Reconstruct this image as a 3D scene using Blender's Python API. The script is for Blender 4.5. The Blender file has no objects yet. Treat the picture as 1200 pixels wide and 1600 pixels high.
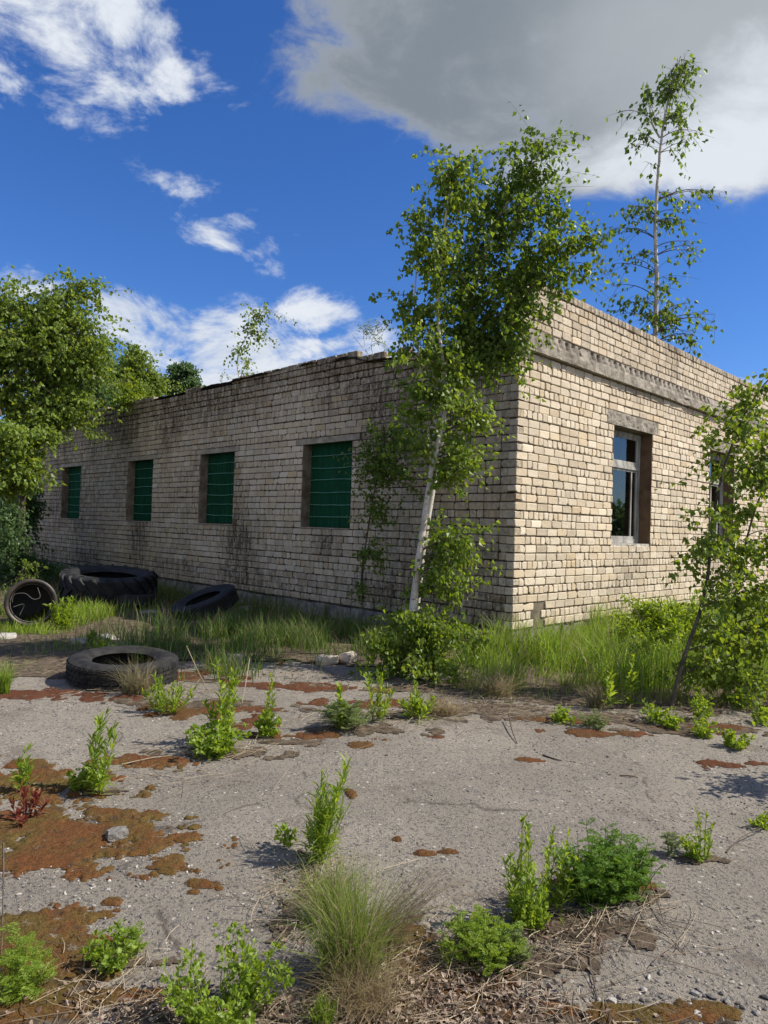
import bpy, math, random
import numpy as np
from mathutils import Vector

random.seed(7)
rng = np.random.default_rng(11)
SC = bpy.context.scene
COL = SC.collection

# ---------------------------------------------------------------- camera
EYE = np.array([0.0, 0.0, 1.5])
FPX = 1108.0
ROLL, PITCH = math.radians(1.81), math.radians(1.19)
FWD = np.array([0, math.cos(PITCH), math.sin(PITCH)])
UPP = np.array([0, -math.sin(PITCH), math.cos(PITCH)])
RGT = math.cos(ROLL) * np.array([1.0, 0, 0]) + math.sin(ROLL) * UPP
UPV = -math.sin(ROLL) * np.array([1.0, 0, 0]) + math.cos(ROLL) * UPP
cam_data = bpy.data.cameras.new('camera')
cam = bpy.data.objects.new('camera', cam_data)
COL.objects.link(cam)
from mathutils import Matrix
mw = Matrix.Identity(4)
for i in range(3):
    mw[i][0] = RGT[i]; mw[i][1] = UPV[i]; mw[i][2] = -FWD[i]; mw[i][3] = EYE[i]
cam.matrix_world = mw
cam_data.sensor_fit = 'VERTICAL'
cam_data.sensor_height = 36.0
cam_data.lens = FPX / 1600 * 36
cam_data.clip_start = 0.05
cam_data.clip_end = 3000
SC.camera = cam

# ---------------------------------------------------------------- sun and sky
SUN_EL = math.radians(46)
SUN_H = np.array([1.0, -0.05]); SUN_H /= np.linalg.norm(SUN_H)
S3 = Vector((SUN_H[0] * math.cos(SUN_EL), SUN_H[1] * math.cos(SUN_EL), math.sin(SUN_EL)))
sl = bpy.data.lights.new('sun', 'SUN'); sl.energy = 5.0; sl.angle = math.radians(0.5); sl.color = (1.0, 0.93, 0.80)
so = bpy.data.objects.new('sun', sl); COL.objects.link(so)
so.rotation_euler = (-S3).to_track_quat('-Z', 'Y').to_euler(); so.location = (20, -3, 30)

def ray(px, py):
    return FWD * FPX + RGT * (px - 600) - UPV * (py - 800)
def ndir(px, py):
    d = ray(px, py); return d / np.linalg.norm(d)
def gr(px, py, z=0.0):
    d = ray(px, py); return EYE + d * (z - EYE[2]) / d[2]
def at(px, py, Y):
    d = ray(px, py); return EYE + d * (Y / d[1])

world = bpy.data.worlds.new('World'); SC.world = world; world.use_nodes = True
wt = world.node_tree; wt.nodes.clear()
def N(t, typ, **kw):
    n = t.nodes.new(typ)
    for k, v in kw.items():
        if k.startswith('i_'):
            n.inputs[k[2:].replace('_', ' ')].default_value = v
        else:
            setattr(n, k, v)
    return n
def math_n(t, op, a, b=None, clamp=False):
    n = t.nodes.new('ShaderNodeMath'); n.operation = op; n.use_clamp = clamp
    for i, v in enumerate((a, b)):
        if v is None: continue
        if isinstance(v, (int, float)): n.inputs[i].default_value = v
        else: t.links.new(v, n.inputs[i])
    return n.outputs[0]
def ramp_n(t, fac, lo, hi, a=0.0, b=1.0, smooth=True):
    n = t.nodes.new('ShaderNodeMapRange')
    if smooth: n.interpolation_type = 'SMOOTHSTEP'
    n.inputs['From Min'].default_value = lo; n.inputs['From Max'].default_value = hi
    n.inputs['To Min'].default_value = a; n.inputs['To Max'].default_value = b
    t.links.new(fac, n.inputs['Value']); return n.outputs['Result']
def mix_rgb(t, fac, a, b, mode='MIX'):
    n = t.nodes.new('ShaderNodeMix'); n.data_type = 'RGBA'; n.blend_type = mode
    for sock, v in ((n.inputs['Factor'], fac), (n.inputs[6], a), (n.inputs[7], b)):
        if isinstance(v, (int, float)): sock.default_value = v
        elif isinstance(v, (tuple, list)): sock.default_value = (*v, 1) if len(v) == 3 else v
        else: t.links.new(v, sock)
    return n.outputs[2]

sky = N(wt, 'ShaderNodeTexSky', sky_type='NISHITA', sun_disc=False)
sky.sun_elevation = SUN_EL; sky.sun_rotation = math.radians(97); sky.air_density = 1.0; sky.dust_density = 0.3; sky.ozone_density = 3.0
hs = N(wt, 'ShaderNodeHueSaturation', i_Saturation=1.22, i_Value=1.0); hs.inputs['Hue'].default_value = 0.503
wt.links.new(sky.outputs[0], hs.inputs['Color'])
tc = N(wt, 'ShaderNodeTexCoord')
DIR = tc.outputs['Generated']
# clouds stand on fixed compass directions: (pixel of the photo they were measured at, angular radii, strength)
def blob(px, py, ra, re, amp, soft=0.5):
    c = ndir(px, py)
    sub = N(wt, 'ShaderNodeVectorMath', operation='SUBTRACT'); wt.links.new(DIR, sub.inputs[0]); sub.inputs[1].default_value = tuple(c)
    # tangent frame at the cloud's centre
    e = np.cross(c, [0, 0, 1.0]); e /= np.linalg.norm(e); u = np.cross(e, c)
    comps = []
    for ax, r in ((e, ra), (u, re)):
        dt = N(wt, 'ShaderNodeVectorMath', operation='DOT_PRODUCT'); wt.links.new(sub.outputs[0], dt.inputs[0]); dt.inputs[1].default_value = tuple(ax / (r / FPX))
        comps.append(math_n(wt, 'POWER', math_n(wt, 'ABSOLUTE', dt.outputs['Value']), 2.0))
    q = math_n(wt, 'SQRT', math_n(wt, 'ADD', comps[0], comps[1]))
    near = N(wt, 'ShaderNodeVectorMath', operation='DOT_PRODUCT'); wt.links.new(DIR, near.inputs[0]); near.inputs[1].default_value = tuple(c)
    v = ramp_n(wt, q, 1.0 - soft, 1.0 + soft, amp, 0.0)
    return math_n(wt, 'MULTIPLY', v, ramp_n(wt, near.outputs['Value'], 0.0, 0.3))
def total(lst):
    o = lst[0]
    for b in lst[1:]: o = math_n(wt, 'MAXIMUM', o, b)
    return o
big = total([blob(1010, -60, 420, 190, 1.0, .25), blob(1170, 120, 340, 125, 1.0, .3), blob(850, 90, 230, 115, 1.0, .35),
             blob(900, 200, 150, 50, .8, .5), blob(1060, 230, 130, 40, .7, .5)])
bright = total([blob(1120, 235, 180, 60, 1.0, .7), blob(900, 255, 120, 30, .6, .7), blob(1240, 150, 120, 90, .8, .7)])
white = total([blob(85, 10, 180, 92, 1.25, .7), blob(40, 115, 110, 45, 1.0, .8), blob(215, 85, 62, 46, .95, .8), blob(310, 12, 34, 22, .7, .9), blob(175, 125, 50, 36, .95, .8),
               blob(250, 285, 50, 22, .80, 1.0), blob(318, 300, 55, 30, .85, 1.0), blob(335, 368, 60, 32, .95, 1.0), blob(375, 340, 36, 30, .85, 1.0), blob(405, 400, 30, 26, .85, 1.0), blob(430, 425, 26, 18, .85, 1.0),
               blob(35, 440, 60, 32, .95, 1.0), blob(195, 505, 85, 48, 1.1, .8), blob(330, 555, 150, 85, 1.25, .6), blob(485, 488, 60, 50, 1.1, .7),
               blob(560, 560, 150, 50, 1.15, .6), blob(100, 600, 200, 80, 1.0, .7), blob(1240, 590, 130, 18, 1.0, .7)])
mp = N(wt, 'ShaderNodeMapping'); mp.inputs['Scale'].default_value = (1, 1, 1.7); wt.links.new(DIR, mp.inputs['Vector'])
nz = N(wt, 'ShaderNodeTexNoise', i_Scale=8.5, i_Detail=12.0, i_Roughness=0.63); nz.inputs['Distortion'].default_value = 0.35
wt.links.new(mp.outputs[0], nz.inputs['Vector'])
nz2 = N(wt, 'ShaderNodeTexNoise', i_Scale=3.0, i_Detail=6.0, i_Roughness=0.55)
wt.links.new(mp.outputs[0], nz2.inputs['Vector'])
sep = N(wt, 'ShaderNodeSeparateXYZ'); wt.links.new(DIR, sep.inputs[0])
behind = math_n(wt, 'MULTIPLY', ramp_n(wt, sep.outputs['Y'], -0.35, 0.05, 1.35, 0.0), ramp_n(wt, nz2.outputs[0], 0.36, 0.52))  # unseen clouds behind the viewer, enlarged and whitened to brighten the shaded wall
nfac = math_n(wt, 'MULTIPLY', math_n(wt, 'SUBTRACT', nz.outputs[0], 0.5), 2.5)
d_big = math_n(wt, 'ADD', big, math_n(wt, 'MULTIPLY', nfac, 0.75))
d_wh = math_n(wt, 'ADD', math_n(wt, 'MAXIMUM', white, behind), math_n(wt, 'MULTIPLY', nfac, 1.55))
cov_big = ramp_n(wt, d_big, 0.25, 0.8)
cov_wh = ramp_n(wt, d_wh, 0.58, 1.38)
cov_wh = math_n(wt, 'MULTIPLY', cov_wh, ramp_n(wt, math_n(wt, 'MAXIMUM', white, behind), 0.02, 0.3))
gray = mix_rgb(wt, ramp_n(wt, nz2.outputs[0], 0.38, 0.66), (2.1, 2.45, 2.85), (3.1, 3.4, 3.75))
gray = mix_rgb(wt, ramp_n(wt, d_big, .35, 1.05), (3.6, 3.95, 4.4), gray)
gray = mix_rgb(wt, ramp_n(wt, blob(1230, 40, 240, 130, 1.0, .9), 0, 1, 0, .75), gray, (4.2, 4.5, 4.85))
gray = mix_rgb(wt, ramp_n(wt, math_n(wt, 'ADD', bright, math_n(wt, 'MULTIPLY', nfac, .5)), .25, 1.0), gray, (7.0, 7.4, 8.0))
whc = mix_rgb(wt, ramp_n(wt, math_n(wt, 'ADD', nz2.outputs[0], math_n(wt, 'MULTIPLY', nfac, .08)), 0.40, 0.60), (5.0, 5.7, 6.9), (7.3, 7.7, 8.3))
whc = mix_rgb(wt, ramp_n(wt, behind, 0.3, 0.9), whc, mix_rgb(wt, ramp_n(wt, nz.outputs[0], .38, .6), (5.0, 4.95, 4.8), (8.0, 7.8, 7.4)))
tint = mix_rgb(wt, 1.0, hs.outputs[0], (.80, 1.0, 1.36), 'MULTIPLY')
col = mix_rgb(wt, cov_wh, tint, whc)
col = mix_rgb(wt, cov_big, col, gray)
bg = N(wt, 'ShaderNodeBackground', i_Strength=0.08)
wt.links.new(col, bg.inputs['Color'])
wo = N(wt, 'ShaderNodeOutputWorld'); wt.links.new(bg.outputs[0], wo.inputs[0])

SC.view_settings.view_transform = 'Standard'
SC.view_settings.look = 'None'
SC.view_settings.exposure = 0.45
SC.view_settings.gamma = 1.0
SC.render.engine = 'CYCLES'
SC.cycles.max_bounces = 8
SC.cycles.transparent_max_bounces = 8
SC.cycles.use_denoising = True

# ---------------------------------------------------------------- helpers
def tag(o, label=None, cat=None, group=None, kind=None):
    if label: o['label'] = label
    if cat: o['category'] = cat
    if group: o['group'] = group
    if kind: o['kind'] = kind
    return o
def empty(name, loc, label, cat, group=None):
    o = bpy.data.objects.new(name, None); COL.objects.link(o)
    o.location = tuple(float(v) for v in loc); o.empty_display_size = 0.2
    return tag(o, label, cat, group)

class MB:
    """collects vertices and faces (world coordinates) and links them as one mesh object"""
    def __init__(s):
        s.v = []; s.f = []; s.m = []; s.c = []; s.n = 0
    def add(s, V, F, mat=0, col=None):
        V = np.asarray(V, float).reshape(-1, 3)
        s.v.append(V)
        F = np.asarray(F, np.int64)
        s.f.append(F + s.n); s.m.append(np.full(len(F), mat))
        if col is None: col = (0.5, 0.5, 0.5)
        C = np.asarray(col, float)
        if C.ndim == 1: C = np.tile(C, (len(V), 1))
        s.c.append(C); s.n += len(V)
    def build(s, name, mats, parent=None, smooth=False):
        me = bpy.data.meshes.new(name)
        V = np.concatenate(s.v)
        if parent is not None: V = V - np.array(parent_world(parent))
        me.vertices.add(len(V)); me.vertices.foreach_set('co', V.astype(np.float32).ravel())
        tot = [np.full(len(F), F.shape[1]) for F in s.f]
        lt = np.concatenate(tot); li = np.concatenate([F.ravel() for F in s.f])
        me.loops.add(len(li)); me.loops.foreach_set('vertex_index', li.astype(np.int32))
        me.polygons.add(len(lt))
        st = np.concatenate([[0], np.cumsum(lt)[:-1]])
        me.polygons.foreach_set('loop_start', st.astype(np.int32))
        me.polygons.foreach_set('loop_total', lt.astype(np.int32))
        me.polygons.foreach_set('material_index', np.concatenate(s.m).astype(np.int32))
        me.update(calc_edges=True)
        at_ = me.color_attributes.new('col', 'FLOAT_COLOR', 'POINT')
        C = np.concatenate(s.c); C4 = np.ones((len(C), 4)); C4[:, :3] = C
        at_.data.foreach_set('color', C4.astype(np.float32).ravel())
        me.polygons.foreach_set('use_smooth', np.full(len(lt), bool(smooth)))
        for m in (mats if isinstance(mats, (list, tuple)) else [mats]): me.materials.append(m)
        me.validate()
        o = bpy.data.objects.new(name, me); COL.objects.link(o)
        if parent is not None: o.parent = parent
        return o
def parent_world(p):
    x = np.array(p.location)
    while p.parent is not None:
        p = p.parent; x = x + np.array(p.location)
    return x

BOXF = [[0, 1, 2, 3], [4, 7, 6, 5], [0, 4, 5, 1], [1, 5, 6, 2], [2, 6, 7, 3], [3, 7, 4, 0]]
def box_uvn(mb, O, U, Nn, u0, u1, v0, v1, n0, n1, mat=0, col=None, jit=0.0):
    """box in a wall's own frame: u along, v up, n outwards"""
    P = []
    for n in (n0, n1):
        for (u, v) in ((u0, v0), (u1, v0), (u1, v1), (u0, v1)):
            P.append(O + U * u + np.array([0, 0, v]) + Nn * n)
    P = np.array(P)
    if jit: P = P + rng.normal(0, jit, P.shape)
    mb.add(P, BOXF, mat, col)
XA, YA = np.array([1.0, 0, 0]), np.array([0, -1.0, 0])
def box(mb, cx, cy, cz, sx, sy, sz, rot=0.0, tilt=0.0, mat=0, col=None, jit=0.0):
    c, s = math.cos(rot), math.sin(rot)
    P = []
    for z in (-1, 1):
        for (x, y) in ((-1, -1), (1, -1), (1, 1), (-1, 1)):
            X, Y, Z = x * sx / 2, y * sy / 2, z * sz / 2
            X, Z = X * math.cos(tilt) - Z * math.sin(tilt), X * math.sin(tilt) + Z * math.cos(tilt)
            P.append((cx + X * c - Y * s, cy + X * s + Y * c, cz + Z))
    P = np.array(P)
    if jit: P = P + rng.normal(0, jit, P.shape)
    mb.add(P, [[3, 2, 1, 0], [4, 5, 6, 7], [0, 1, 5, 4], [1, 2, 6, 5], [2, 3, 7, 6], [3, 0, 4, 7]], mat, col)
def tube(mb, pts, rad, k=6, mat=0, col=None):
    pts = np.asarray(pts, float); n = len(pts)
    rad = np.broadcast_to(np.asarray(rad, float), (n,))
    T = np.gradient(pts, axis=0); T /= np.linalg.norm(T, axis=1)[:, None] + 1e-9
    ref = np.array([0.31, 0.95, 0.1]) if abs(T[0][2]) > .7 else np.array([0, 0, 1.0])
    A = np.cross(T, ref); A /= np.linalg.norm(A, axis=1)[:, None] + 1e-9
    B = np.cross(T, A)
    th = np.arange(k) * 2 * math.pi / k
    V = pts[:, None, :] + rad[:, None, None] * (np.cos(th)[None, :, None] * A[:, None, :] + np.sin(th)[None, :, None] * B[:, None, :])
    i = np.arange(n - 1)[:, None] * k; j = np.arange(k)[None, :]; jn = (j + 1) % k
    F = np.stack([i + j, i + jn, i + k + jn, i + k + j], -1).reshape(-1, 4)
    mb.add(V.reshape(-1, 3), F, mat, col)
def bez(p0, p1, p2, n=6):
    t = np.linspace(0, 1, n)[:, None]
    return (1 - t) ** 2 * p0 + 2 * t * (1 - t) * p1 + t * t * p2
def smooth_path(P, m=5):
    P = np.asarray(P, float); n = len(P); out = []
    for i in range(n - 1):
        a = P[max(i - 1, 0)]; b = P[i]; c = P[i + 1]; d = P[min(i + 2, n - 1)]
        for t in np.arange(m) / m:
            out.append(0.5 * ((2 * b) + (c - a) * t + (2 * a - 5 * b + 4 * c - d) * t * t + (-a + 3 * b - 3 * c + d) * t ** 3))
    out.append(P[-1]); return np.array(out)
def unit(v): return v / (np.linalg.norm(v, axis=-1, keepdims=True) + 1e-9)
def rnd_dirs(n): return unit(rng.normal(size=(n, 3)))

def leaves(mb, P, D, L, W, mat=0, fold=0.25, shape=0.38):
    """folded kite leaves at P pointing along D"""
    n = len(P); D = unit(D); Nn = unit(np.cross(D, rnd_dirs(n))); S = np.cross(D, Nn)
    L = np.broadcast_to(L, (n,))[:, None]; W = np.broadcast_to(W, (n,))[:, None]
    b = P; t = P + D * L
    l = P + D * L * shape + S * W / 2 + Nn * W * fold; r = P + D * L * shape - S * W / 2 + Nn * W * fold
    V = np.stack([b, l, t, r], 1).reshape(-1, 3); i = np.arange(n)[:, None] * 4
    F = np.concatenate([i + np.array([[0, 2, 1]]), i + np.array([[0, 3, 2]])])
    mb.add(V, F, mat)
def blades(mb, P, H, W, lean, mat=0, bend=0.35, col=None):
    """grass blades: tapered strips, three joints"""
    n = len(P); H = np.broadcast_to(H, (n,)); W = np.broadcast_to(W, (n,))
    az = rng.uniform(0, 2 * math.pi, n); S = np.stack([np.cos(az), np.sin(az), 0 * az], 1)
    a2 = rng.uniform(0, 2 * math.pi, n); Ld = np.stack([np.cos(a2), np.sin(a2), 0 * a2], 1) * (np.abs(rng.normal(bend, bend * .6, n)))[:, None] + np.asarray(lean)[None, :]
    rows = []
    for t, w in ((0, .8), (.35, 1.0), (.7, .7)):
        c = P + Ld * (H * t * t)[:, None] + np.array([0, 0, 1.0]) * (H * (t - .25 * t * t * np.linalg.norm(Ld, axis=1)))[:, None]
        rows += [c - S * (W * w / 2)[:, None], c + S * (W * w / 2)[:, None]]
    tip = P + Ld * H[:, None] + np.array([0, 0, 1.0]) * (H * (1 - .3 * np.linalg.norm(Ld, axis=1)).clip(.25))[:, None]
    V = np.stack(rows + [tip], 1).reshape(-1, 3); i = np.arange(n)[:, None] * 7
    F4 = np.concatenate([i + np.array([[0, 1, 3, 2]]), i + np.array([[2, 3, 5, 4]])]); F3 = i + np.array([[4, 5, 6]])
    C = None
    if col is not None: C = np.repeat(np.asarray(col, float).reshape(n, 3), 7, 0)
    mb.add(V, F4, mat, C); mb.n -= len(V); mb.v.pop(); mb.c.pop()
    mb.add(V, F3, mat, C)

def _h(ix, iy, s):
    v = np.sin(ix * 127.1 + iy * 311.7 + s * 74.7) * 43758.5453
    return v - np.floor(v)
def vn(x, y, s=0):
    x = np.asarray(x, float); y = np.asarray(y, float)
    ix, iy = np.floor(x), np.floor(y); fx, fy = x - ix, y - iy
    fx = fx * fx * (3 - 2 * fx); fy = fy * fy * (3 - 2 * fy)
    a, b, c, d = _h(ix, iy, s), _h(ix + 1, iy, s), _h(ix, iy + 1, s), _h(ix + 1, iy + 1, s)
    return (a * (1 - fx) + b * fx) * (1 - fy) + (c * (1 - fx) + d * fx) * fy
def fbm(x, y, s=0, o=4):
    t = 0; a = .5
    for i in range(o):
        t = t + a * vn(x * 2 ** i, y * 2 ** i, s + i); a *= .5
    return t / (1 - .5 ** o)

# ---------------------------------------------------------------- materials
def mat_new(name, rough=0.9, spec=0.3):
    m = bpy.data.materials.new(name); m.use_nodes = True; t = m.node_tree
    b = t.nodes['Principled BSDF']; b.inputs['Roughness'].default_value = rough
    b.inputs['Specular IOR Level'].default_value = spec
    return m, t, b
def tnoise(t, scale, detail=6, rough=.6, vec=None, coord='Object', st=None):
    n = N(t, 'ShaderNodeTexNoise', i_Scale=scale, i_Detail=float(detail), i_Roughness=rough)
    if vec is None:
        c = N(t, 'ShaderNodeTexCoord'); vec = c.outputs[coord]
    if st is not None:
        mp_ = N(t, 'ShaderNodeMapping'); mp_.inputs['Scale'].default_value = st; t.links.new(vec, mp_.inputs[0]); vec = mp_.outputs[0]
    t.links.new(vec, n.inputs['Vector']); return n.outputs[0]
def bump(t, b, h, strength=.4, dist=.01):
    n = N(t, 'ShaderNodeBump'); n.inputs['Strength'].default_value = strength; n.inputs['Distance'].default_value = dist
    t.links.new(h, n.inputs['Height']); t.links.new(n.outputs[0], b.inputs['Normal'])
def leaf_mat(name, c1, c2, trans=0.45, rough=0.45):
    m = bpy.data.materials.new(name); m.use_nodes = True; t = m.node_tree
    b = t.nodes['Principled BSDF']; b.inputs['Roughness'].default_value = rough; b.inputs['Specular IOR Level'].default_value = 0.35
    g = N(t, 'ShaderNodeNewGeometry')
    c = mix_rgb(t, g.outputs['Random Per Island'], c1, c2)
    t.links.new(c, b.inputs['Base Color'])
    tr = N(t, 'ShaderNodeBsdfTranslucent')
    hs_ = N(t, 'ShaderNodeHueSaturation', i_Saturation=1.12, i_Value=1.9); hs_.inputs['Hue'].default_value = 0.475
    t.links.new(c, hs_.inputs['Color']); t.links.new(hs_.outputs[0], tr.inputs['Color'])
    mx = N(t, 'ShaderNodeMixShader'); mx.inputs[0].default_value = trans
    t.links.new(b.outputs[0], mx.inputs[1]); t.links.new(tr.outputs[0], mx.inputs[2])
    t.links.new(mx.outputs[0], t.nodes['Material Output'].inputs[0]); return m
def plain_mat(name, c1, c2, scale=8, rough=.9, bstr=.3, bdist=.01, spec=.3, detail=6, st=None):
    m, t, b = mat_new(name, rough, spec)
    f = ramp_n(t, tnoise(t, scale, detail, .65, st=st), .3, .7)
    t.links.new(mix_rgb(t, f, c1, c2), b.inputs['Base Color'])
    bump(t, b, tnoise(t, scale * 6, 5, .7), bstr, bdist); return m

M = {}
# brick: per-brick value comes as a vertex colour (clay/dirt variation, plus shade painted into the side-wall bricks)
m, t, b = mat_new('sand_lime_brick', .92, .2)
at_n = N(t, 'ShaderNodeAttribute', attribute_name='col')
sep_ = N(t, 'ShaderNodeSeparateColor'); t.links.new(at_n.outputs['Color'], sep_.inputs[0])
base = mix_rgb(t, sep_.outputs[0], (.49, .41, .31), (.76, .66, .52))
base = mix_rgb(t, math_n(t, 'MULTIPLY', sep_.outputs[1], .85, True), base, (.62, .46, .27))
n1 = tnoise(t, 22, 7, .7); n2 = tnoise(t, 2.2, 6, .65)
base = mix_rgb(t, ramp_n(t, n1, .52, .78, 0, .45), base, (.2, .17, .14))
base = mix_rgb(t, ramp_n(t, n1, .34, .22, 0, .5), base, (.8, .74, .64))
st = tnoise(t, 3.0, 7, .7, st=(3.2, 3.2, .7))
dirt_shade = math_n(t, 'MULTIPLY', sep_.outputs[2], ramp_n(t, math_n(t, 'ADD', math_n(t, 'MULTIPLY', st, .6), math_n(t, 'MULTIPLY', n1, .5)), .38, .66, .25, 1.0), True)
base = mix_rgb(t, dirt_shade, base, (.085, .064, .042))
t.links.new(base, b.inputs['Base Color'])
bump(t, b, math_n(t, 'ADD', tnoise(t, 60, 6, .7), math_n(t, 'MULTIPLY', n1, 1.4)), .75, .007)
M['brick'] = m
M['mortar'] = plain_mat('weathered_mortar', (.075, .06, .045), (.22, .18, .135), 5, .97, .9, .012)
M['mortar_dark'] = plain_mat('dark_mortar', (.025, .02, .016), (.12, .095, .07), 6, .97, .9, .012)  # darker joint colour, used on the side wall only
M['concrete'] = plain_mat('grey_concrete', (.16, .14, .112), (.36, .32, .27), 4.5, .95, .8, .012)
M['concrete_light'] = plain_mat('pale_concrete', (.30, .28, .25), (.52, .49, .45), 6, .95, .7, .01)
M['felt'] = plain_mat('roofing_felt', (.02, .02, .02), (.09, .08, .07), 9, .9, .7, .01)
M['plinth'] = plain_mat('rubble_plinth', (.12, .11, .1), (.34, .32, .29), 7, .95, .9, .02)
M['inside'] = plain_mat('dark_plaster', (.05, .05, .045), (.12, .11, .1), 2, .95)
M['green'] = plain_mat('green_paint', (.004, .045, .018), (.010, .105, .042), 3.0, .85, .3, .004, spec=.12, st=(6, 6, .8))
M['green_bar'] = plain_mat('pale_green_paint', (.06, .2, .13), (.16, .33, .24), 14, .6, .2, .003)
M['frame'] = plain_mat('weathered_grey_wood', (.16, .15, .13), (.46, .45, .43), 8, .85, .5, .004, st=(1, 1, .25))
M['brown'] = plain_mat('brown_plaster', (.10, .062, .038), (.19, .12, .075), 5, .9, .5, .006)
M['lintel'] = plain_mat('warm_grey_concrete', (.24, .20, .15), (.44, .38, .30), 6, .95, .8, .01)
M['reveal_plaster'] = plain_mat('grey_brown_plaster', (.14, .105, .075), (.30, .25, .19), 6, .9, .5, .006)
m, t, b = mat_new('faded_green_boards', .85, .12)
oi = N(t, 'ShaderNodeObjectInfo')
gb = mix_rgb(t, oi.outputs['Random'], (.003, .034, .014), (.007, .062, .028))
gb = mix_rgb(t, ramp_n(t, tnoise(t, 4, 7, .7, st=(5, 5, .6)), .4, .7), gb, (.010, .085, .04))
gb = mix_rgb(t, ramp_n(t, tnoise(t, 5, 8, .75), .55, .72, 0, .75), gb, (.02, .025, .015))
t.links.new(gb, b.inputs['Base Color']); M['green'] = m
m, t, b = mat_new('window_glass', .04)
fr = N(t, 'ShaderNodeFresnel', i_IOR=1.5); gl = N(t, 'ShaderNodeBsdfGlossy'); gl.inputs['Roughness'].default_value = .02
wv = tnoise(t, 3.0, 2, .5); bn = N(t, 'ShaderNodeBump'); pass
tp = N(t, 'ShaderNodeBsdfTransparent'); tp.inputs['Color'].default_value = (.72, .76, .78, 1)
mx = N(t, 'ShaderNodeMixShader')
lw_ = N(t, 'ShaderNodeLayerWeight'); lw_.inputs['Blend'].default_value = .5
t.links.new(math_n(t, 'ADD', math_n(t, 'MULTIPLY', math_n(t, 'POWER', lw_.outputs['Facing'], 4.0), .7), .05), mx.inputs[0]); t.links.new(tp.outputs[0], mx.inputs[1]); t.links.new(gl.outputs[0], mx.inputs[2])
t.links.new(mx.outputs[0], t.nodes['Material Output'].inputs[0]); M['glass'] = m

# asphalt
m, t, b = mat_new('old_asphalt', .93, .25)
big_n = tnoise(t, .55, 5, .6); med = tnoise(t, 5, 7, .7)
base = mix_rgb(t, ramp_n(t, big_n, .35, .65), (.235, .205, .165), (.33, .29, .235))
base = mix_rgb(t, ramp_n(t, med, .5, .72, 0, .55), base, (.13, .118, .105))
base = mix_rgb(t, ramp_n(t, tnoise(t, 1.9, 9, .74), .53, .66, 0, .6), base, (.135, .10, .07))
base = mix_rgb(t, ramp_n(t, tnoise(t, 9.0, 8, .75), .60, .70, 0, .75), base, (.075, .055, .038))
vo = N(t, 'ShaderNodeTexVoronoi', i_Scale=95.0); tcn = N(t, 'ShaderNodeTexCoord'); t.links.new(tcn.outputs['Object'], vo.inputs['Vector'])
sc_ = N(t, 'ShaderNodeSeparateColor'); t.links.new(vo.outputs['Color'], sc_.inputs[0])
stone = math_n(t, 'MULTIPLY', ramp_n(t, sc_.outputs[0], .66, .95), ramp_n(t, vo.outputs['Distance'], .5, .28))
base = mix_rgb(t, math_n(t, 'MULTIPLY', stone, .7), base, (.52, .48, .42))
dk = ramp_n(t, sc_.outputs[1], .70, .9, 0, .8)
base = mix_rgb(t, dk, base, (.09, .085, .08))
vb = N(t, 'ShaderNodeTexVoronoi', i_Scale=31.0); t.links.new(tcn.outputs['Object'], vb.inputs['Vector'])
sb_ = N(t, 'ShaderNodeSeparateColor'); t.links.new(vb.outputs['Color'], sb_.inputs[0])
bst = math_n(t, 'MULTIPLY', ramp_n(t, sb_.outputs[0], .88, .97), ramp_n(t, vb.outputs['Distance'], .32, .2))
base = mix_rgb(t, bst, base, (.55, .51, .45))
fine = tnoise(t, 160, 4, .75)
base = mix_rgb(t, ramp_n(t, fine, .3, .7, .0, .5), base, (.10, .095, .09))
ck = N(t, 'ShaderNodeTexVoronoi', i_Scale=.42); ck.feature = 'DISTANCE_TO_EDGE'
wm = N(t, 'ShaderNodeTexNoise', i_Scale=2.2, i_Detail=7.0); t.links.new(tcn.outputs['Object'], wm.inputs['Vector'])
va = N(t, 'ShaderNodeVectorMath', operation='MULTIPLY_ADD'); t.links.new(wm.outputs['Color'], va.inputs[0]); va.inputs[1].default_value = (.5, .5, 0); t.links.new(tcn.outputs['Object'], va.inputs[2])
t.links.new(va.outputs[0], ck.inputs['Vector'])
crack = math_n(t, 'MULTIPLY', ramp_n(t, ck.outputs['Distance'], .008, .001), ramp_n(t, med, .46, .56))
base = mix_rgb(t, math_n(t, 'MULTIPLY', crack, .6), base, (.05, .04, .03))
t.links.new(base, b.inputs['Base Color'])
hh = math_n(t, 'ADD', math_n(t, 'ADD', fine, math_n(t, 'MULTIPLY', stone, 1.2)), math_n(t, 'MULTIPLY', tnoise(t, 30, 5, .7), 1.5))
bump(t, b, hh, .9, .006); M['asphalt'] = m
# soil, moss, stones, litter
M['soil'] = plain_mat('soil_with_dead_grass', (.05, .036, .024), (.19, .145, .10), 14, 1, 1.0, .02)
m, t, b = mat_new('brown_moss', 1.0, .1)
f1 = tnoise(t, 3.2, 6, .65); f2 = tnoise(t, 90, 5, .7)
base = mix_rgb(t, ramp_n(t, f1, .36, .64), (.16, .066, .027), (.125, .09, .028))
at_m = N(t, 'ShaderNodeAttribute', attribute_name='col'); sm_ = N(t, 'ShaderNodeSeparateColor'); t.links.new(at_m.outputs['Color'], sm_.inputs[0])
base = mix_rgb(t, sm_.outputs[0], base, (.12, .048, .028))
base = mix_rgb(t, ramp_n(t, f2, .45, .7, 0, .7), base, (.045, .025, .01))
base = mix_rgb(t, ramp_n(t, tnoise(t, 12, 8, .75), .54, .62, 0, .85), base, (.07, .05, .032))
base = mix_rgb(t, ramp_n(t, tnoise(t, 17, 8, .78), .60, .66, 0, .9), base, (.25, .22, .18))
t.links.new(base, b.inputs['Base Color']); bump(t, b, f2, 1.0, .012); M['moss'] = m
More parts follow.
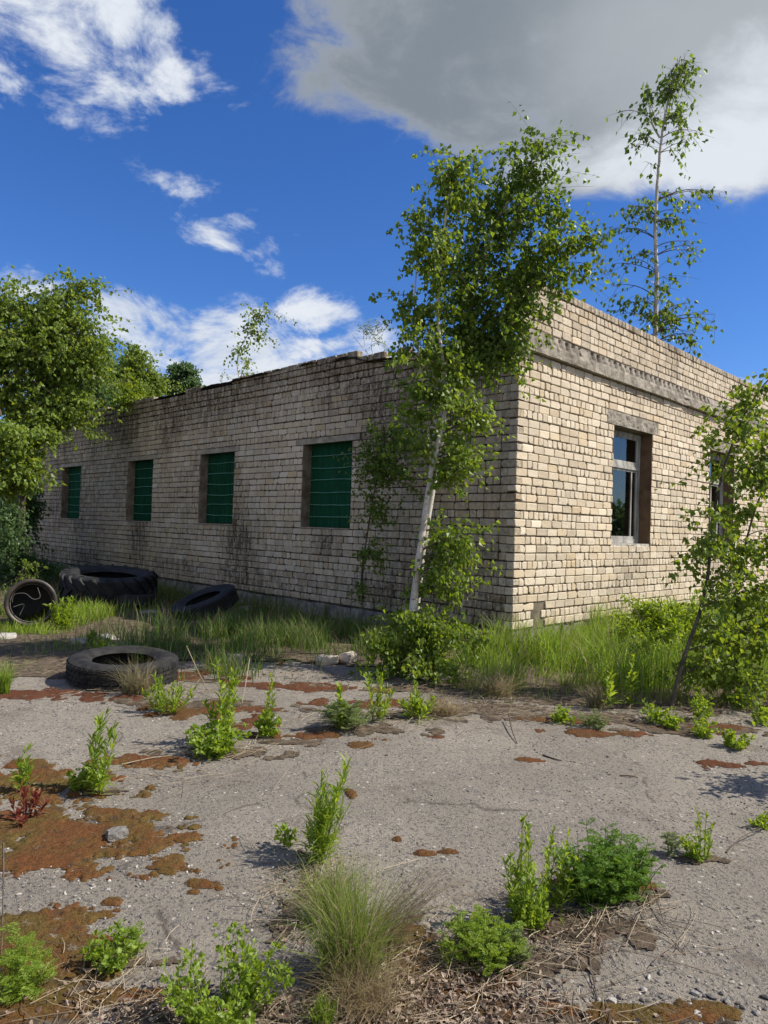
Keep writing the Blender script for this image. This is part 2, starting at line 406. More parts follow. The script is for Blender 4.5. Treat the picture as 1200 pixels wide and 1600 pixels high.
m, t, b = mat_new('pebble_stone', .85, .3)
g = N(t, 'ShaderNodeNewGeometry'); cr = N(t, 'ShaderNodeValToRGB'); e = cr.color_ramp.elements
e[0].color = (.06, .055, .05, 1); e[1].color = (.46, .43, .39, 1); x = e.new(.5); x.color = (.2, .185, .17, 1); x = e.new(.85); x.color = (.33, .3, .27, 1)
t.links.new(g.outputs['Random Per Island'], cr.inputs[0]); t.links.new(cr.outputs[0], b.inputs['Base Color']); M['stone'] = m
def island_mat(name, c1, c2, rough=.8):
    m, t, b = mat_new(name, rough, .25); g = N(t, 'ShaderNodeNewGeometry')
    t.links.new(mix_rgb(t, g.outputs['Random Per Island'], c1, c2), b.inputs['Base Color']); return m
M['straw'] = island_mat('dry_straw', (.10, .07, .045), (.46, .38, .27))
M['stick'] = island_mat('dry_twig', (.05, .035, .025), (.15, .11, .08))
M['bark'] = plain_mat('brown_bark', (.05, .04, .03), (.16, .13, .10), 14, .95, .8, .01, st=(1, 1, .3))
m, t, b = mat_new('birch_bark', .8, .3)
st = tnoise(t, 9, 6, .7, st=(1, 1, 3.2)); s2 = tnoise(t, 2.3, 5, .6)
base = mix_rgb(t, ramp_n(t, st, .55, .66), (.60, .56, .50), (.05, .04, .035))
base = mix_rgb(t, ramp_n(t, s2, .40, .65, 0, .75), base, (.30, .25, .19))
t.links.new(base, b.inputs['Base Color']); bump(t, b, st, .5, .004); M['birch'] = m
# foliage
M['leaf_birch'] = leaf_mat('birch_leaf', (.085, .145, .02), (.19, .27, .042))
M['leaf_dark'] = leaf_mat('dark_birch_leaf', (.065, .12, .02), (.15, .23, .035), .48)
M['leaf_tree'] = leaf_mat('tree_leaf', (.09, .15, .025), (.22, .30, .05))
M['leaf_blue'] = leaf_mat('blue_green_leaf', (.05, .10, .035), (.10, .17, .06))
M['leaf_yellow'] = leaf_mat('yellow_green_leaf', (.13, .2, .02), (.24, .32, .04))
M['leaf_weed'] = leaf_mat('weed_leaf', (.13, .21, .025), (.26, .36, .055), .45)
M['leaf_grey'] = leaf_mat('grey_green_leaf', (.13, .18, .06), (.22, .28, .10), .35)
M['leaf_feather'] = leaf_mat('feathery_leaf', (.07, .16, .022), (.16, .27, .045), .42)
M['leaf_red'] = leaf_mat('red_weed_leaf', (.16, .045, .03), (.26, .11, .05), .3)
def grass_mat(name):
    m = bpy.data.materials.new(name); m.use_nodes = True; t = m.node_tree
    b = t.nodes['Principled BSDF']; b.inputs['Roughness'].default_value = .5; b.inputs['Specular IOR Level'].default_value = .3
    a = N(t, 'ShaderNodeAttribute', attribute_name='col'); t.links.new(a.outputs['Color'], b.inputs['Base Color'])
    tr = N(t, 'ShaderNodeBsdfTranslucent'); h = N(t, 'ShaderNodeHueSaturation', i_Value=1.7); t.links.new(a.outputs['Color'], h.inputs['Color']); t.links.new(h.outputs[0], tr.inputs['Color'])
    mx = N(t, 'ShaderNodeMixShader'); mx.inputs[0].default_value = .4
    t.links.new(b.outputs[0], mx.inputs[1]); t.links.new(tr.outputs[0], mx.inputs[2]); t.links.new(mx.outputs[0], t.nodes['Material Output'].inputs[0]); return m
M['grass'] = grass_mat('grass_blade')
M['rubber'] = plain_mat('old_rubber', (.007, .0075, .009), (.026, .026, .028), 6, .7, .4, .004, spec=.4)
M['rubber_dusty'] = plain_mat('dusty_rubber', (.009, .009, .0095), (.036, .034, .032), 8, .85, .6, .006, spec=.3)
M['drum'] = plain_mat('black_rusty_metal', (.010, .009, .009), (.06, .045, .035), 7, .5, .4, .004, spec=.5)
M['wire'] = plain_mat('dull_wire', (.06, .055, .05), (.18, .17, .15), 10, .6)

# ---------------------------------------------------------------- ground
def gz(x, y):
    x = np.asarray(x, float); y = np.asarray(y, float)
    far = np.clip((y - 5.5) / 3, 0, 1)
    return (fbm(x * .9, y * .9, 3, 3) - .5) * .035 + (fbm(x * 4, y * 4, 9, 3) - .5) * .008 * (1 - far)
def grid_mesh(mb, xs, ys, zf, mask=None, colf=None):
    X, Y = np.meshgrid(xs, ys); Z = zf(X, Y); V = np.stack([X, Y, Z], -1)
    ny, nx = X.shape; idx = np.arange(nx * ny).reshape(ny, nx)
    F = np.stack([idx[:-1, :-1], idx[:-1, 1:], idx[1:, 1:], idx[1:, :-1]], -1).reshape(-1, 4)
    C = None if colf is None else colf(X, Y).reshape(-1, 3)
    V = V.reshape(-1, 3)
    if mask is not None:
        mk = mask(X, Y).ravel(); F = F[mk[F].any(1)]
        used = np.unique(F); mp_ = np.full(len(V), -1); mp_[used] = np.arange(len(used)); F = mp_[F]; V = V[used]
        if C is not None: C = C[used]
    mb.add(V, F, 0, C)
mb = MB()
xs = np.concatenate([-np.geomspace(900, 9, 26), np.arange(-8.8, 9, .1), np.geomspace(9, 900, 26)])
ys = np.concatenate([-np.geomspace(900, 1.2, 20), np.arange(-1, 15, .1), np.geomspace(15, 1600, 34)])
grid_mesh(mb, xs, ys, gz)
tag(mb.build('ground', M['asphalt'], smooth=True), kind='structure')

# building frame
S = 2 ** -.5
C0 = np.array([1.640, 8.861, 0.0])
LU, LN = np.array([-S, S, 0]), np.array([-S, -S, 0])
RU, RN = np.array([S, S, 0]), np.array([S, -S, 0])
def wl_dist(x, y):  # distance out from the two walls (positive outside)
    dl = (x - C0[0]) * LN[0] + (y - C0[1]) * LN[1]; dr = (x - C0[0]) * RN[0] + (y - C0[1]) * RN[1]
    return dl, dr
def outside(x, y, m=.03):
    dl, dr = wl_dist(x, y); return (dl > m) | (dr > m)
def soil_f(x, y):
    dl, dr = wl_dist(x, y)
    edge = 6.55 + (fbm(x * .9, y * .9, 21, 4) - .5) * 1.5 - .45 * np.clip((x - .5) / 1.5, 0, 1) - .35 * np.clip((-x - 2.4), 0, 1)
    hole = ((x + .75) / 1.7) ** 2 + ((y - 7.2) / .55) ** 2 + (fbm(x * 2, y * 2, 5, 3) - .5) * 1.4
    return np.where((y > edge) & (hole > 1) & (y < 60), 1.0, -1.0)
mb = MB()
grid_mesh(mb, np.arange(-14, 16, .07), np.arange(5.6, 24, .07), lambda x, y: gz(x, y) + .004 + .03 * fbm(x * 6, y * 6, 31, 3) * np.clip((y - 6.6) / 1, .1, 1), lambda x, y: (soil_f(x, y) > 0) & outside(x, y, -.2))
tag(mb.build('soil', M['soil'], smooth=True), kind='structure')

BANDS = [(690, 1530, .30, .22), (480, 1400, .08, .22), (880, 1455, .26, .09), (560, 1600, .45, .09), (300, 1600, .30, .07), (820, 1500, .16, .07), (520, 1560, .16, .14), (930, 1400, .2, .05), (1090, 1345, .12, .03), (140, 1240, .2, .05),
         (345, 1175, .3, .08), (560, 1140, .45, .09), (640, 1120, .4, .1), (950, 1125, .6, .12), (1080, 1140, .5, .12), (300, 1100, .7, .12), (60, 1560, .3, .1), (160, 1500, .14, .05), (450, 1160, .25, .05), (740, 1110, .4, .25), (960, 1595, .3, .04)]
BW = [(gr(a, b_), rx, ry) for a, b_, rx, ry in BANDS]
def band_f(x, y):
    f = np.full(np.shape(x), -9.0)
    for c, rx, ry in BW: f = np.maximum(f, 1 - np.sqrt(((x - c[0]) / rx) ** 2 + ((y - c[1]) / ry) ** 2))
    return f + (fbm(x * 9, y * 9, 141, 5) - .52) * 3.2 + (fbm(x * 60, y * 60, 143, 2) - .5) * .9
mb = MB()
for (x0, x1, y0, y1, r) in ((-2.2, 2.0, 2.0, 4.4, .009), (-4.5, 4.5, 4.4, 7.0, .02)):
    grid_mesh(mb, np.arange(x0, x1, r), np.arange(y0, y1, r), lambda x, y: gz(x, y) + .002 + np.clip(band_f(x, y), 0, .3) * .012 + fbm(x * 70, y * 70, 145, 2) * .006, lambda x, y: band_f(x, y) > 0)
tag(mb.build('soil', M['soil'], smooth=True), kind='structure')
# moss: low ragged cushions (centre pixel measured on the photo -> ground, radii in metres)
MOSS = [(60, 1225, .42, .26, 0), (100, 1310, .5, .3, 0), (20, 1300, .40, .22, 0), (60, 1345, .26, .10, 0), (190, 1275, .30, .12, .0), (265, 1350, .21, .075, 0), (318, 1382, .075, .035, 0),
        (60, 1490, .26, .21, 0), (30, 1570, .25, .10, 0), (190, 1555, .15, .055, 0), (240, 1192, .25, .10, .2), (20, 1195, .25, .1, .1), (325, 1110, .35, .16, .5),
        (60, 1085, .55, .14, 1.0), (470, 1072, .62, .12, .9), (250, 1055, .6, .2, .8), (470, 1030, .7, .25, .9), (570, 1100, .35, .1, .8), (480, 1150, .3, .07, .5), (680, 1152, .09, .05, .7),
        (700, 1540, .24, .18, .35), (650, 1460, .08, .06, .1), (790, 1580, .2, .06, .3), (610, 1590, .12, .05, .3), (640, 1500, .1, .1, .5), (1000, 1592, .16, .05, 0), (1110, 1583, .09, .05, 0), (1135, 1194, .17, .05, .9), (545, 1240, .04, .05, .2),
        (1150, 1345, .06, .04, .2), (960, 1385, .2, .04, .3), (700, 1330, .05, .02, .2), (665, 1332, .05, .02, .2), (950, 1148, .28, .05, .5), (870, 1128, .3, .05, .4), (1090, 1140, .3, .1, .6),
        (300, 1395, .03, .02, 0), (175, 1408, .035, .02, 0), (740, 1575, .2, .07, 0), (170, 1335, .16, .035, 0), (110, 990, .6, .3, .8), (560, 1165, .12, .05, .5), (930, 1150, .1, .04, .6),
        (820, 1190, .09, .02, .3), (620, 1310, .035, .02, .2), (395, 1125, .1, .2, .8)]
MW = [(gr(a, b_), rx, ry, red) for a, b_, rx, ry, red in MOSS]
def moss_f(x, y):
    f = np.full(np.shape(x), -9.0)
    nzv = (fbm(x * 8, y * 8, 41, 4) - .54) * 5.5 + (fbm(x * 42, y * 42, 43, 2) - .5) * 1.7
    for c, rx, ry, red in MW:
        q = 1 - np.sqrt(((x - c[0]) / rx) ** 2 + ((y - c[1]) / ry) ** 2)
        f = np.maximum(f, q)
    return f * 1.3 + nzv * np.where(y > 4.6, .85, .55)
def moss_red(x, y):
    r = np.zeros(np.shape(x)); w = np.full(np.shape(x), 1e-3)
    for c, rx, ry, red in MW:
        k = np.exp(-(((x - c[0]) / rx) ** 2 + ((y - c[1]) / ry) ** 2)); r += k * red; w += k
    r = r / w; return np.stack([r, r, r], -1)
mb = MB()
def moss_z(x, y):
    f = moss_f(x, y)
    return gz(x, y) + .004 + np.clip(f, -.05, .25) * .03 + (fbm(x * 45, y * 45, 51, 3) - .3) * .014 * np.clip(f * 6 + .3, 0, 1)
for (x0, x1, y0, y1, r) in ((-2.2, 1.6, 2.0, 4.4, .008), (-4.5, 4.2, 4.4, 7.4, .018), (-6, -1, 7.4, 10.5, .03)):
    grid_mesh(mb, np.arange(x0, x1, r), np.arange(y0, y1, r), moss_z, lambda x, y: moss_f(x, y) > 0, moss_red)
tag(mb.build('moss', M['moss'], smooth=True), 'low cushions of rusty brown and olive moss spread over the asphalt', 'moss', kind='stuff')
# short moss fibres give the cushions a fuzzy top
def pts_in(n, x0, x1, y0, y1, f=None):
    X = rng.uniform(x0, x1, n); Y = rng.uniform(y0, y1, n)
    if f is not None: k = f(X, Y); X, Y = X[k], Y[k]
    return X, Y
mb = MB()
for n, bb, h in ((90000, (-2.2, 1.6, 2.0, 4.4), .009), (60000, (-4, 4, 4.4, 7.2), .012)):
    X, Y = pts_in(n, *bb, lambda x, y: moss_f(x, y) > .05 - .75 * rng.random(len(x)) ** 2.5)
    P = np.stack([X, Y, np.where(moss_f(X, Y) > 0, moss_z(X, Y), gz(X, Y)) - .002], 1); red = moss_red(X, Y)[:, :1]
    c = np.array([[.18, .08, .032]]) * (1 - red) + np.array([[.17, .065, .032]]) * red
    ol = (fbm(X * 3.2, Y * 3.2, 60, 3)[:, None] > .52) * (1 - red)
    c = c * (1 - ol * .8) + np.array([[.15, .125, .036]]) * ol * .8
    c = c * rng.uniform(.4, 1.35, (len(X), 1))
    blades(mb, P, rng.uniform(.5, 1.2, len(X)) * h, h * .18, (0, 0, 0), bend=.6, col=c)
tag(mb.build('moss_fibre', M['grass']), 'fine fuzzy stalks standing on the brown moss cushions', 'moss', kind='stuff')

# gravel: small stones on the asphalt
ICO_V = np.array([[0, 0, 1], [.894, 0, .447], [.276, .851, .447], [-.724, .526, .447], [-.724, -.526, .447], [.276, -.851, .447], [.724, .526, -.447], [-.276, .851, -.447], [-.894, 0, -.447], [-.276, -.851, -.447], [.724, -.526, -.447], [0, 0, -1]])
ICO_F = np.array([[0, 1, 2], [0, 2, 3], [0, 3, 4], [0, 4, 5], [0, 5, 1], [1, 6, 2], [2, 7, 3], [3, 8, 4], [4, 9, 5], [5, 10, 1], [1, 10, 6], [2, 6, 7], [3, 7, 8], [4, 8, 9], [5, 9, 10], [6, 11, 7], [7, 11, 8], [8, 11, 9], [9, 11, 10], [10, 11, 6]])
def stones(mb, X, Y, R, z0=0, flat=.6):
    n = len(X); V = ICO_V[None] * (1 + rng.uniform(-.28, .28, (n, 12, 1)))
    sc = np.stack([R * rng.uniform(.8, 1.5, n), R * rng.uniform(.6, 1.1, n), R * rng.uniform(.4, .8, n) * flat / .6], 1)[:, None, :]
    V = V * sc; a = rng.uniform(0, 6.28, n)[:, None]
    x, y = V[..., 0] * np.cos(a) - V[..., 1] * np.sin(a), V[..., 0] * np.sin(a) + V[..., 1] * np.cos(a)
    V = np.stack([x + X[:, None], y + Y[:, None], V[..., 2] + (gz(X, Y) + R * .25 + z0)[:, None]], -1)
    F = (np.arange(n)[:, None, None] * 12 + ICO_F[None]).reshape(-1, 3); mb.add(V.reshape(-1, 3), F)
mb = MB()
X, Y = pts_in(19000, -2.4, 2.4, 2.0, 4.6, lambda x, y: (fbm(x * 3, y * 3, 77, 4) > .30 + .35 * rng.random(len(x))))
stones(mb, X, Y, .0014 + .0062 * rng.random(len(X)) ** 4)
X, Y = pts_in(12000, -4.5, 4.5, 4.6, 7.2, lambda x, y: fbm(x * 3, y * 3, 77, 4) > .35 + .3 * rng.random(len(x)))
stones(mb, X, Y, .0025 + .007 * rng.random(len(X)) ** 4)
c = gr(1100, 1585); X, Y = rng.normal(c[0], .14, 220), rng.normal(c[1], .08, 220); stones(mb, X, Y, .004 + .012 * rng.random(220) ** 2.5)
c = gr(90, 1350); X, Y = rng.normal(c[0], .3, 700), rng.normal(c[1], .25, 700); stones(mb, X, Y, .003 + .006 * rng.random(700) ** 2)
tag(mb.build('gravel', M['stone']), 'loose grey gravel and grit scattered over the cracked yard', 'gravel', kind='stuff')

# litter of dead grass and leaves in the cracks
def litter(mb, cx, cy, rx, ry, n, L, rad=.0010, mat=0):
    for _ in range(n):
        x, y = rng.normal(cx, rx), rng.normal(cy, ry); a = rng.uniform(0, 6.28); l = L * rng.uniform(.4, 1.3)
        z = float(gz(x, y)) + .006 + rng.random() * .022
        p0 = np.array([x, y, z]); p2 = p0 + np.array([math.cos(a) * l, math.sin(a) * l, rng.normal(0, .012)]); p2[2] = max(p2[2], float(gz(p2[0], p2[1])) + .003)
        p1 = (p0 + p2) / 2 + rng.normal(0, l * .14, 3) * [1, 1, .3]; p1[2] = max(p1[2], z)
        tube(mb, bez(p0, p1, p2, 4), rad * rng.uniform(.6, 1.4), 3, mat)
mb = MB()
for px, py, rx, ry, n, L in ((660, 1540, .20, .16, 480, .16), (480, 1400, .10, .20, 260, .16), (560, 1590, .22, .08, 260, .14), (830, 1480, .16, .06, 150, .13), (900, 1430, .2, .08, 190, .14),
                             (930, 1470, .16, .12, 60, .3), (600, 1130, .5, .12, 200, .2), (740, 1090, .35, .2, 300, .25), (870, 1120, .5, .1, 220, .2), (1050, 1120, .5, .1, 200, .2), (350, 1170, .3, .08, 120, .2),
                             (250, 1220, .25, .06, 60, .2), (120, 1560, .15, .06, 70, .14), (300, 1590, .2, .05, 130, .14), (240, 1080, .35, .12, 160, .25), (110, 1040, .5, .3, 260, .25), (820, 1590, .25, .07, 120, .15),
                             (480, 1020, .8, .5, 260, .25), (340, 1050, .8, .3, 200, .25), (980, 1095, .5, .25, 200, .25), (170, 1500, .12, .06, 60, .1)):
    c = gr(px, py); litter(mb, c[0], c[1], rx, ry, n, L)
tag(mb.build('dead_grass_litter', M['straw']), 'pale dead grass stalks lying in tangles along the cracks', 'litter', kind='stuff')
mb = MB()
for px, py, rx, ry, n in ((680, 1550, .18, .15, 900), (600, 1580, .25, .06, 420), (760, 1570, .2, .08, 300), (850, 1470, .16, .06, 160), (130, 1560, .2, .08, 120), (300, 1585, .2, .05, 160), (480, 1410, .08, .16, 120), (740, 1100, .4, .15, 150), (480, 1060, .7, .2, 200)):
    c = gr(px, py); P = np.stack([rng.normal(c[0], rx, n), rng.normal(c[1], ry, n)], 1)
    D = rnd_dirs(n); D[:, 2] = np.abs(D[:, 2]) * .25
    leaves(mb, np.column_stack([P, gz(P[:, 0], P[:, 1]) + .006 + rng.random(n) * .02]), D, rng.uniform(.012, .032, n), rng.uniform(.008, .02, n))
tag(mb.build('dead_leaf_litter', island_mat('dead_leaf', (.09, .05, .035), (.34, .27, .21))), 'curled dead leaves mixed into the dry litter', 'litter', kind='stuff')

# ---------------------------------------------------------------- the building
HB, HC = .26, .107          # first brick course, course height
LT, RTOP = HB + 37 * HC, HB + 42 * HC
L_OP = [(3.06, 4.30), (6.35, 7.60), (9.57, 10.82), (13.50, 14.75), (16.62, 17.87)]
L_V = (1.46, 2.87)
R_OP = [(2.53, 3.85), (6.32, 7.61), (10.12, 11.42)]
R_V = (1.33, 3.15)
LLEN, RLEN = 19.2, 13.5
bld = empty('brick_building', (C0[0], C0[1], 0), 'derelict single-storey pale brick building with green boarded side windows and a parapet', 'building')

def brick(mb, O, U, Nn, u0, u1, v0, v1, n, depth, col):
    w, h = u1 - u0, v1 - v0; m_ = min(w, h)
    def ring(ins, chips, nn, j):
        pts = []
        cs = [(u0 + ins, v0 + ins, 1, 1), (u1 - ins, v0 + ins, -1, 1), (u1 - ins, v1 - ins, -1, -1), (u0 + ins, v1 - ins, 1, -1)]
        for i, (cu, cv, su, sv) in enumerate(cs):
            ch = chips[i]
            a = (cu, cv + sv * ch * .8); b_ = (cu + su * ch, cv)
            pts += [a, b_] if i % 2 == 0 else [b_, a]
        return [O + U * (p[0] + random.gauss(0, j)) + np.array([0, 0, p[1] + random.gauss(0, j * 1.3)]) + Nn * (nn + random.gauss(0, j * .5)) for p in pts]
    ch = [min(m_ * .4, .004 + (random.random() ** 4) * .038) for _ in range(4)]
    V = ring(0, [c * .9 for c in ch], n - depth, 0) + ring(0, ch, n - .005, .0012) + ring(.0065, [c + .002 for c in ch], n, .0016)
    F4 = [[r * 8 + i, r * 8 + (i + 1) % 8, (r + 1) * 8 + (i + 1) % 8, (r + 1) * 8 + i] for r in range(2) for i in range(8)]
    V = np.array(V); mb.add(V, F4, 0, col)
    C = np.tile(np.asarray(col), (8, 1)); mb.add(V[16:], [[0, 1, 2, 3, 4, 5, 6, 7]], 0, C)

def lay(mb, O, U, Nn, side, ulen, k0, k1, holes, dirt_shade_f, seed, top_miss=None, end_u=None):
    rs = random.Random(seed)
    for k in range(k0, k1):
        v0 = HB + k * HC + .0065; v1 = v0 + HC - .013
        corner_here = (k % 2 == 0) == (side == 'R')
        u = 0.0 if corner_here else .128
        if side == 'R' and k >= 37: u = 0.0
        header = (k % 4 == 1) if side == 'L' else (k % 3 == 1)
        if side == 'R' and k == 41: header = True
        wav = rs.uniform(0, 9)
        first = True
        while u < ulen - .03:
            ln = .118 if header else .25
            if not header and rs.random() < .10: ln = .118
            if header and rs.random() < .06: ln = .25
            if first: ln = rs.choice([.25, .25, .118]) if corner_here else ln * rs.choice([.5, 1, .75])
            u1 = min(u + ln, ulen); gap = .012 + rs.uniform(-.003, .005)
            segs = [(u, u1 - gap)]
            for (a, b_, c_, d_) in holes:
                if min(v1, d_) - max(v0, c_) > .055:
                    new = []
                    for (p, q) in segs:
                        if q <= a or p >= b_: new.append((p, q)); continue
                        if a - p > .03: new.append((p, a))
                        if q - b_ > .03: new.append((b_, q))
                    segs = new
            for (p, q) in segs:
                if q - p < .03: continue
                if top_miss and top_miss(k, (p + q) / 2, rs): continue
                dr = dirt_shade_f((p + q) / 2, v0)
                val = min(1, max(0, rs.gauss(.52, .2) + (.2 if side == 'L' else 0))); warm = max(0, rs.gauss(.34 if side == 'L' else .05, .22))  # side-wall bricks coloured lighter and warmer to offset the bluish shade there
                n = rs.gauss(0, .0028); 
                if rs.random() < .02: n -= rs.uniform(.003, .010)
                n += extra_n(side, k)
                dv = rs.gauss(0, .0015) + .004 * math.sin(u * .7 + wav)
                dep = .124 if (first and corner_here) else .05
                if side == 'L' and k >= 33: dep = .12
                if side == 'R' and k >= 37: dep = .12
                brick(mb, O, U, Nn, p, q, v0 + dv, v1 + dv + rs.gauss(0, .0012), n, dep, (val, warm, dr))
            u = u1; first = False
def extra_n(side, k):
    if side == 'L': return {33: .018, 34: .036, 35: .05, 36: .05}.get(k, 0)
    return .012 if k == 41 else 0.0
def dirt_shade_L(u, v):  # stains, plus overall darkening that stands in for this wall's shade
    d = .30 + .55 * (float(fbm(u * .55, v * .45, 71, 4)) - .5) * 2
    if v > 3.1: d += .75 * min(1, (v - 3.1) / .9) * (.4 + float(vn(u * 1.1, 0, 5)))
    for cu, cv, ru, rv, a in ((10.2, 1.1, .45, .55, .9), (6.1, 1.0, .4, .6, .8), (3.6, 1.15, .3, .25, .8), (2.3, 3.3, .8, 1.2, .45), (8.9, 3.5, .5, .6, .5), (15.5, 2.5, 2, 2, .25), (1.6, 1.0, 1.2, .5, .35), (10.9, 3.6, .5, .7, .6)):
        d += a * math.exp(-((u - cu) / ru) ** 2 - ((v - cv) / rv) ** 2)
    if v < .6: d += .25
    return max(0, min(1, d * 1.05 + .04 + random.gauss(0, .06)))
def dirt_R(u, v):
    d = .05 + .35 * max(0, float(fbm(u * .9, v * .6, 72, 4)) - .48) * 2
    for cu, cv, ru, rv, a in ((3.1, .9, .5, .5, .35), (3.6, 1.1, .3, .3, .3), (6.9, 1.0, .5, .5, .4), (2.2, .5, .6, .3, .2), (4.6, 4.4, .25, .4, .5), (3.0, 3.7, 1.0, .15, .3), (5.5, 3.6, 2, .2, .3)):
        d += a * math.exp(-((u - cu) / ru) ** 2 - ((v - cv) / rv) ** 2)
    if v > 4.05: d += .22
    if v > 4.58: d += .35
    return max(0, min(1, d + random.gauss(0, .05)))
def backing(mb, O, U, Nn, u0, u1, v0, v1, holes, n0=-.38, n1=-.017):
    us = sorted({u0, u1} | {x for h in holes for x in h[:2] if u0 < x < u1})
    for a, b_ in zip(us[:-1], us[1:]):
        hv = [h for h in holes if h[0] <= a + 1e-6 and h[1] >= b_ - 1e-6]
        if not hv: box_uvn(mb, O, U, Nn, a, b_, v0, v1, n0, n1, 1)
        else:
            h = hv[0]; box_uvn(mb, O, U, Nn, a, b_, v0, h[2], n0, n1, 1); box_uvn(mb, O, U, Nn, a, b_, h[3], v1, n0, n1, 1)

lint_h = .105
l_holes = [(a, b_, L_V[0], L_V[1]) for a, b_ in L_OP]
l_lint = [(a - .16, b_ + .2, 2.834, 2.93) for a, b_ in L_OP]
r_holes = [(a, b_, R_V[0], R_V[1]) for a, b_ in R_OP]
r_lint = [(a - .22, b_ + .2, R_V[1], R_V[1] + .185) for a, b_ in R_OP]
beam_hole = [(.10, RLEN, 3.805, 4.07)]
def miss_L(k, u, rs):
    if k == 36 and u < 3.0: return not (.6 < u < .9)
    if k == 35 and u < 2.4: return rs.random() < .55 or 1.0 < u < 1.9
    if k == 36: return (float(vn(u * 1.3, 3, 8)) > .62) or rs.random() < .04
    if k == 35: return rs.random() < .02
    return rs.random() < .0001
def miss_R(k, u, rs):
    if k in (1, 2) and .42 < u < .66: return True
    if k == 0 and .56 < u < .72: return True
    if k == 41: return 1.62 < u < 1.76 or rs.random() < .03
    return False
# side wall (in shade, five boarded windows)
mb = MB()
lay(mb, C0, LU, LN, 'L', LLEN, 0, 37, l_holes + l_lint, dirt_shade_L, 1, miss_L)
backing(mb, C0, LU, LN, .013, LLEN - .01, HB - .02, LT - .26, l_holes)
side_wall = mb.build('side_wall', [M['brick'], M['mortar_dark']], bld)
mb = MB()
lay(mb, C0, RU, RN, 'R', RLEN, 0, 42, r_holes + r_lint + beam_hole, dirt_R, 2, miss_R)
backing(mb, C0, RU, RN, .38, RLEN - .01, HB - .02, 4.09, r_holes)
front_wall = mb.build('front_wall', [M['brick'], M['mortar']], bld)
mb = MB()
backing(mb, C0, RU, RN, .013, RLEN - .01, 4.093, RTOP - .02, [], -.25, -.013)
mb.build('parapet', [M['brick'], M['mortar']], bld)
# back walls, floor and roof close the box
mb = MB()
OB = C0 + LU * LLEN
box_uvn(mb, C0 + RU * RLEN, LU, RU, 0, LLEN, 0, 4.2, -.38, 0)
box_uvn(mb, OB, RU, LU, 0, RLEN - .39, 0, 4.2, -.38, 0)
mb.build('rear_wall', M['concrete_light'], bld)
mb = MB()
box_uvn(mb, C0, LU, LN, .39, LLEN - .39, 3.98, 4.08, -RLEN + .39, -.385)
mb.build('roof', M['felt'], bld)
mb = MB()
box_uvn(mb, C0, LU, LN, .39, LLEN - .39, .1, .2, -RLEN + .39, -.385)
box_uvn(mb, C0, LU, LN, 5.2, 5.35, .2, 3.97, -RLEN + .4, -.39)
mb.build('interior', M['inside'], bld)
# plinth of rough rubble blocks under the bricks
mb = MB()
for O, U, Nn, ln, st_ in ((C0, LU, LN, LLEN, 0.0), (C0, RU, RN, RLEN, .4)):
    u = st_
    while u < ln:
        w = random.uniform(.18, .5)
        box_uvn(mb, O, U, Nn, u + .008, min(u + w, ln), -.1, HB - .022 + random.uniform(-.012, 0), -.36, -.015 + random.gauss(0, .01), 0, None, .008)
        u += w
mb.build('plinth', M['plinth'], bld)
# crumbling concrete beam with a row of scallops along the front
mb = MB()
us = np.arange(.10, RLEN, .016); vs = np.linspace(3.80, 4.075, 18)
UU, VV = np.meshgrid(us, vs)
ph = ((UU - .26) / .172) % 1.0
scal = np.exp(-((ph - .5) / .22) ** 2) * np.clip((VV - 3.93) / .05, 0, 1) * np.clip((4.075 - VV) / .03, 0, 1) * (UU > .4)
scal = scal * (.35 + 1.1 * fbm(UU * 3.1, UU * 0 + 4, 87, 3)) * (fbm(UU * 1.3, VV * 2, 88, 3) < .62)
nn = .07 - .05 * scal - .025 * np.clip((VV - 3.99) / .08, 0, 1) + (fbm(UU * 9, VV * 9, 81, 4) - .5) * .034 - .03 * np.clip(fbm(UU * 2.2, VV * 4, 83, 4) - .6, 0, 1) * 4 * (VV < 3.9)
P = C0[None, None] + UU[..., None] * RU + nn[..., None] * RN + VV[..., None] * np.array([0, 0, 1.0])
ny, nx = UU.shape; idx = np.arange(nx * ny).reshape(ny, nx)
F = np.stack([idx[:-1, :-1], idx[:-1, 1:], idx[1:, 1:], idx[1:, :-1]], -1).reshape(-1, 4)
mb.add(P.reshape(-1, 3), F)
for row, vz in ((0, 3.80), (ny - 1, 4.075)):
    Pb = C0[None] + us[:, None] * RU - .02 * RN + np.array([0, 0, vz]); V = np.concatenate([P[row], Pb])
    i = np.arange(nx - 1); Fq = np.stack([i, i + 1, i + 1 + nx, i + nx], 1); mb.add(V, Fq if row else Fq[:, ::-1])
Pe = P[:, 0]; Pb = C0[None] + .10 * RU - .02 * RN + vs[:, None] * np.array([0, 0, 1.0]); i = np.arange(ny - 1)
mb.add(np.concatenate([Pe, Pb]), np.stack([i, i + 1, i + 1 + ny, i + ny], 1))
mb.build('concrete_beam', M['concrete'], bld)
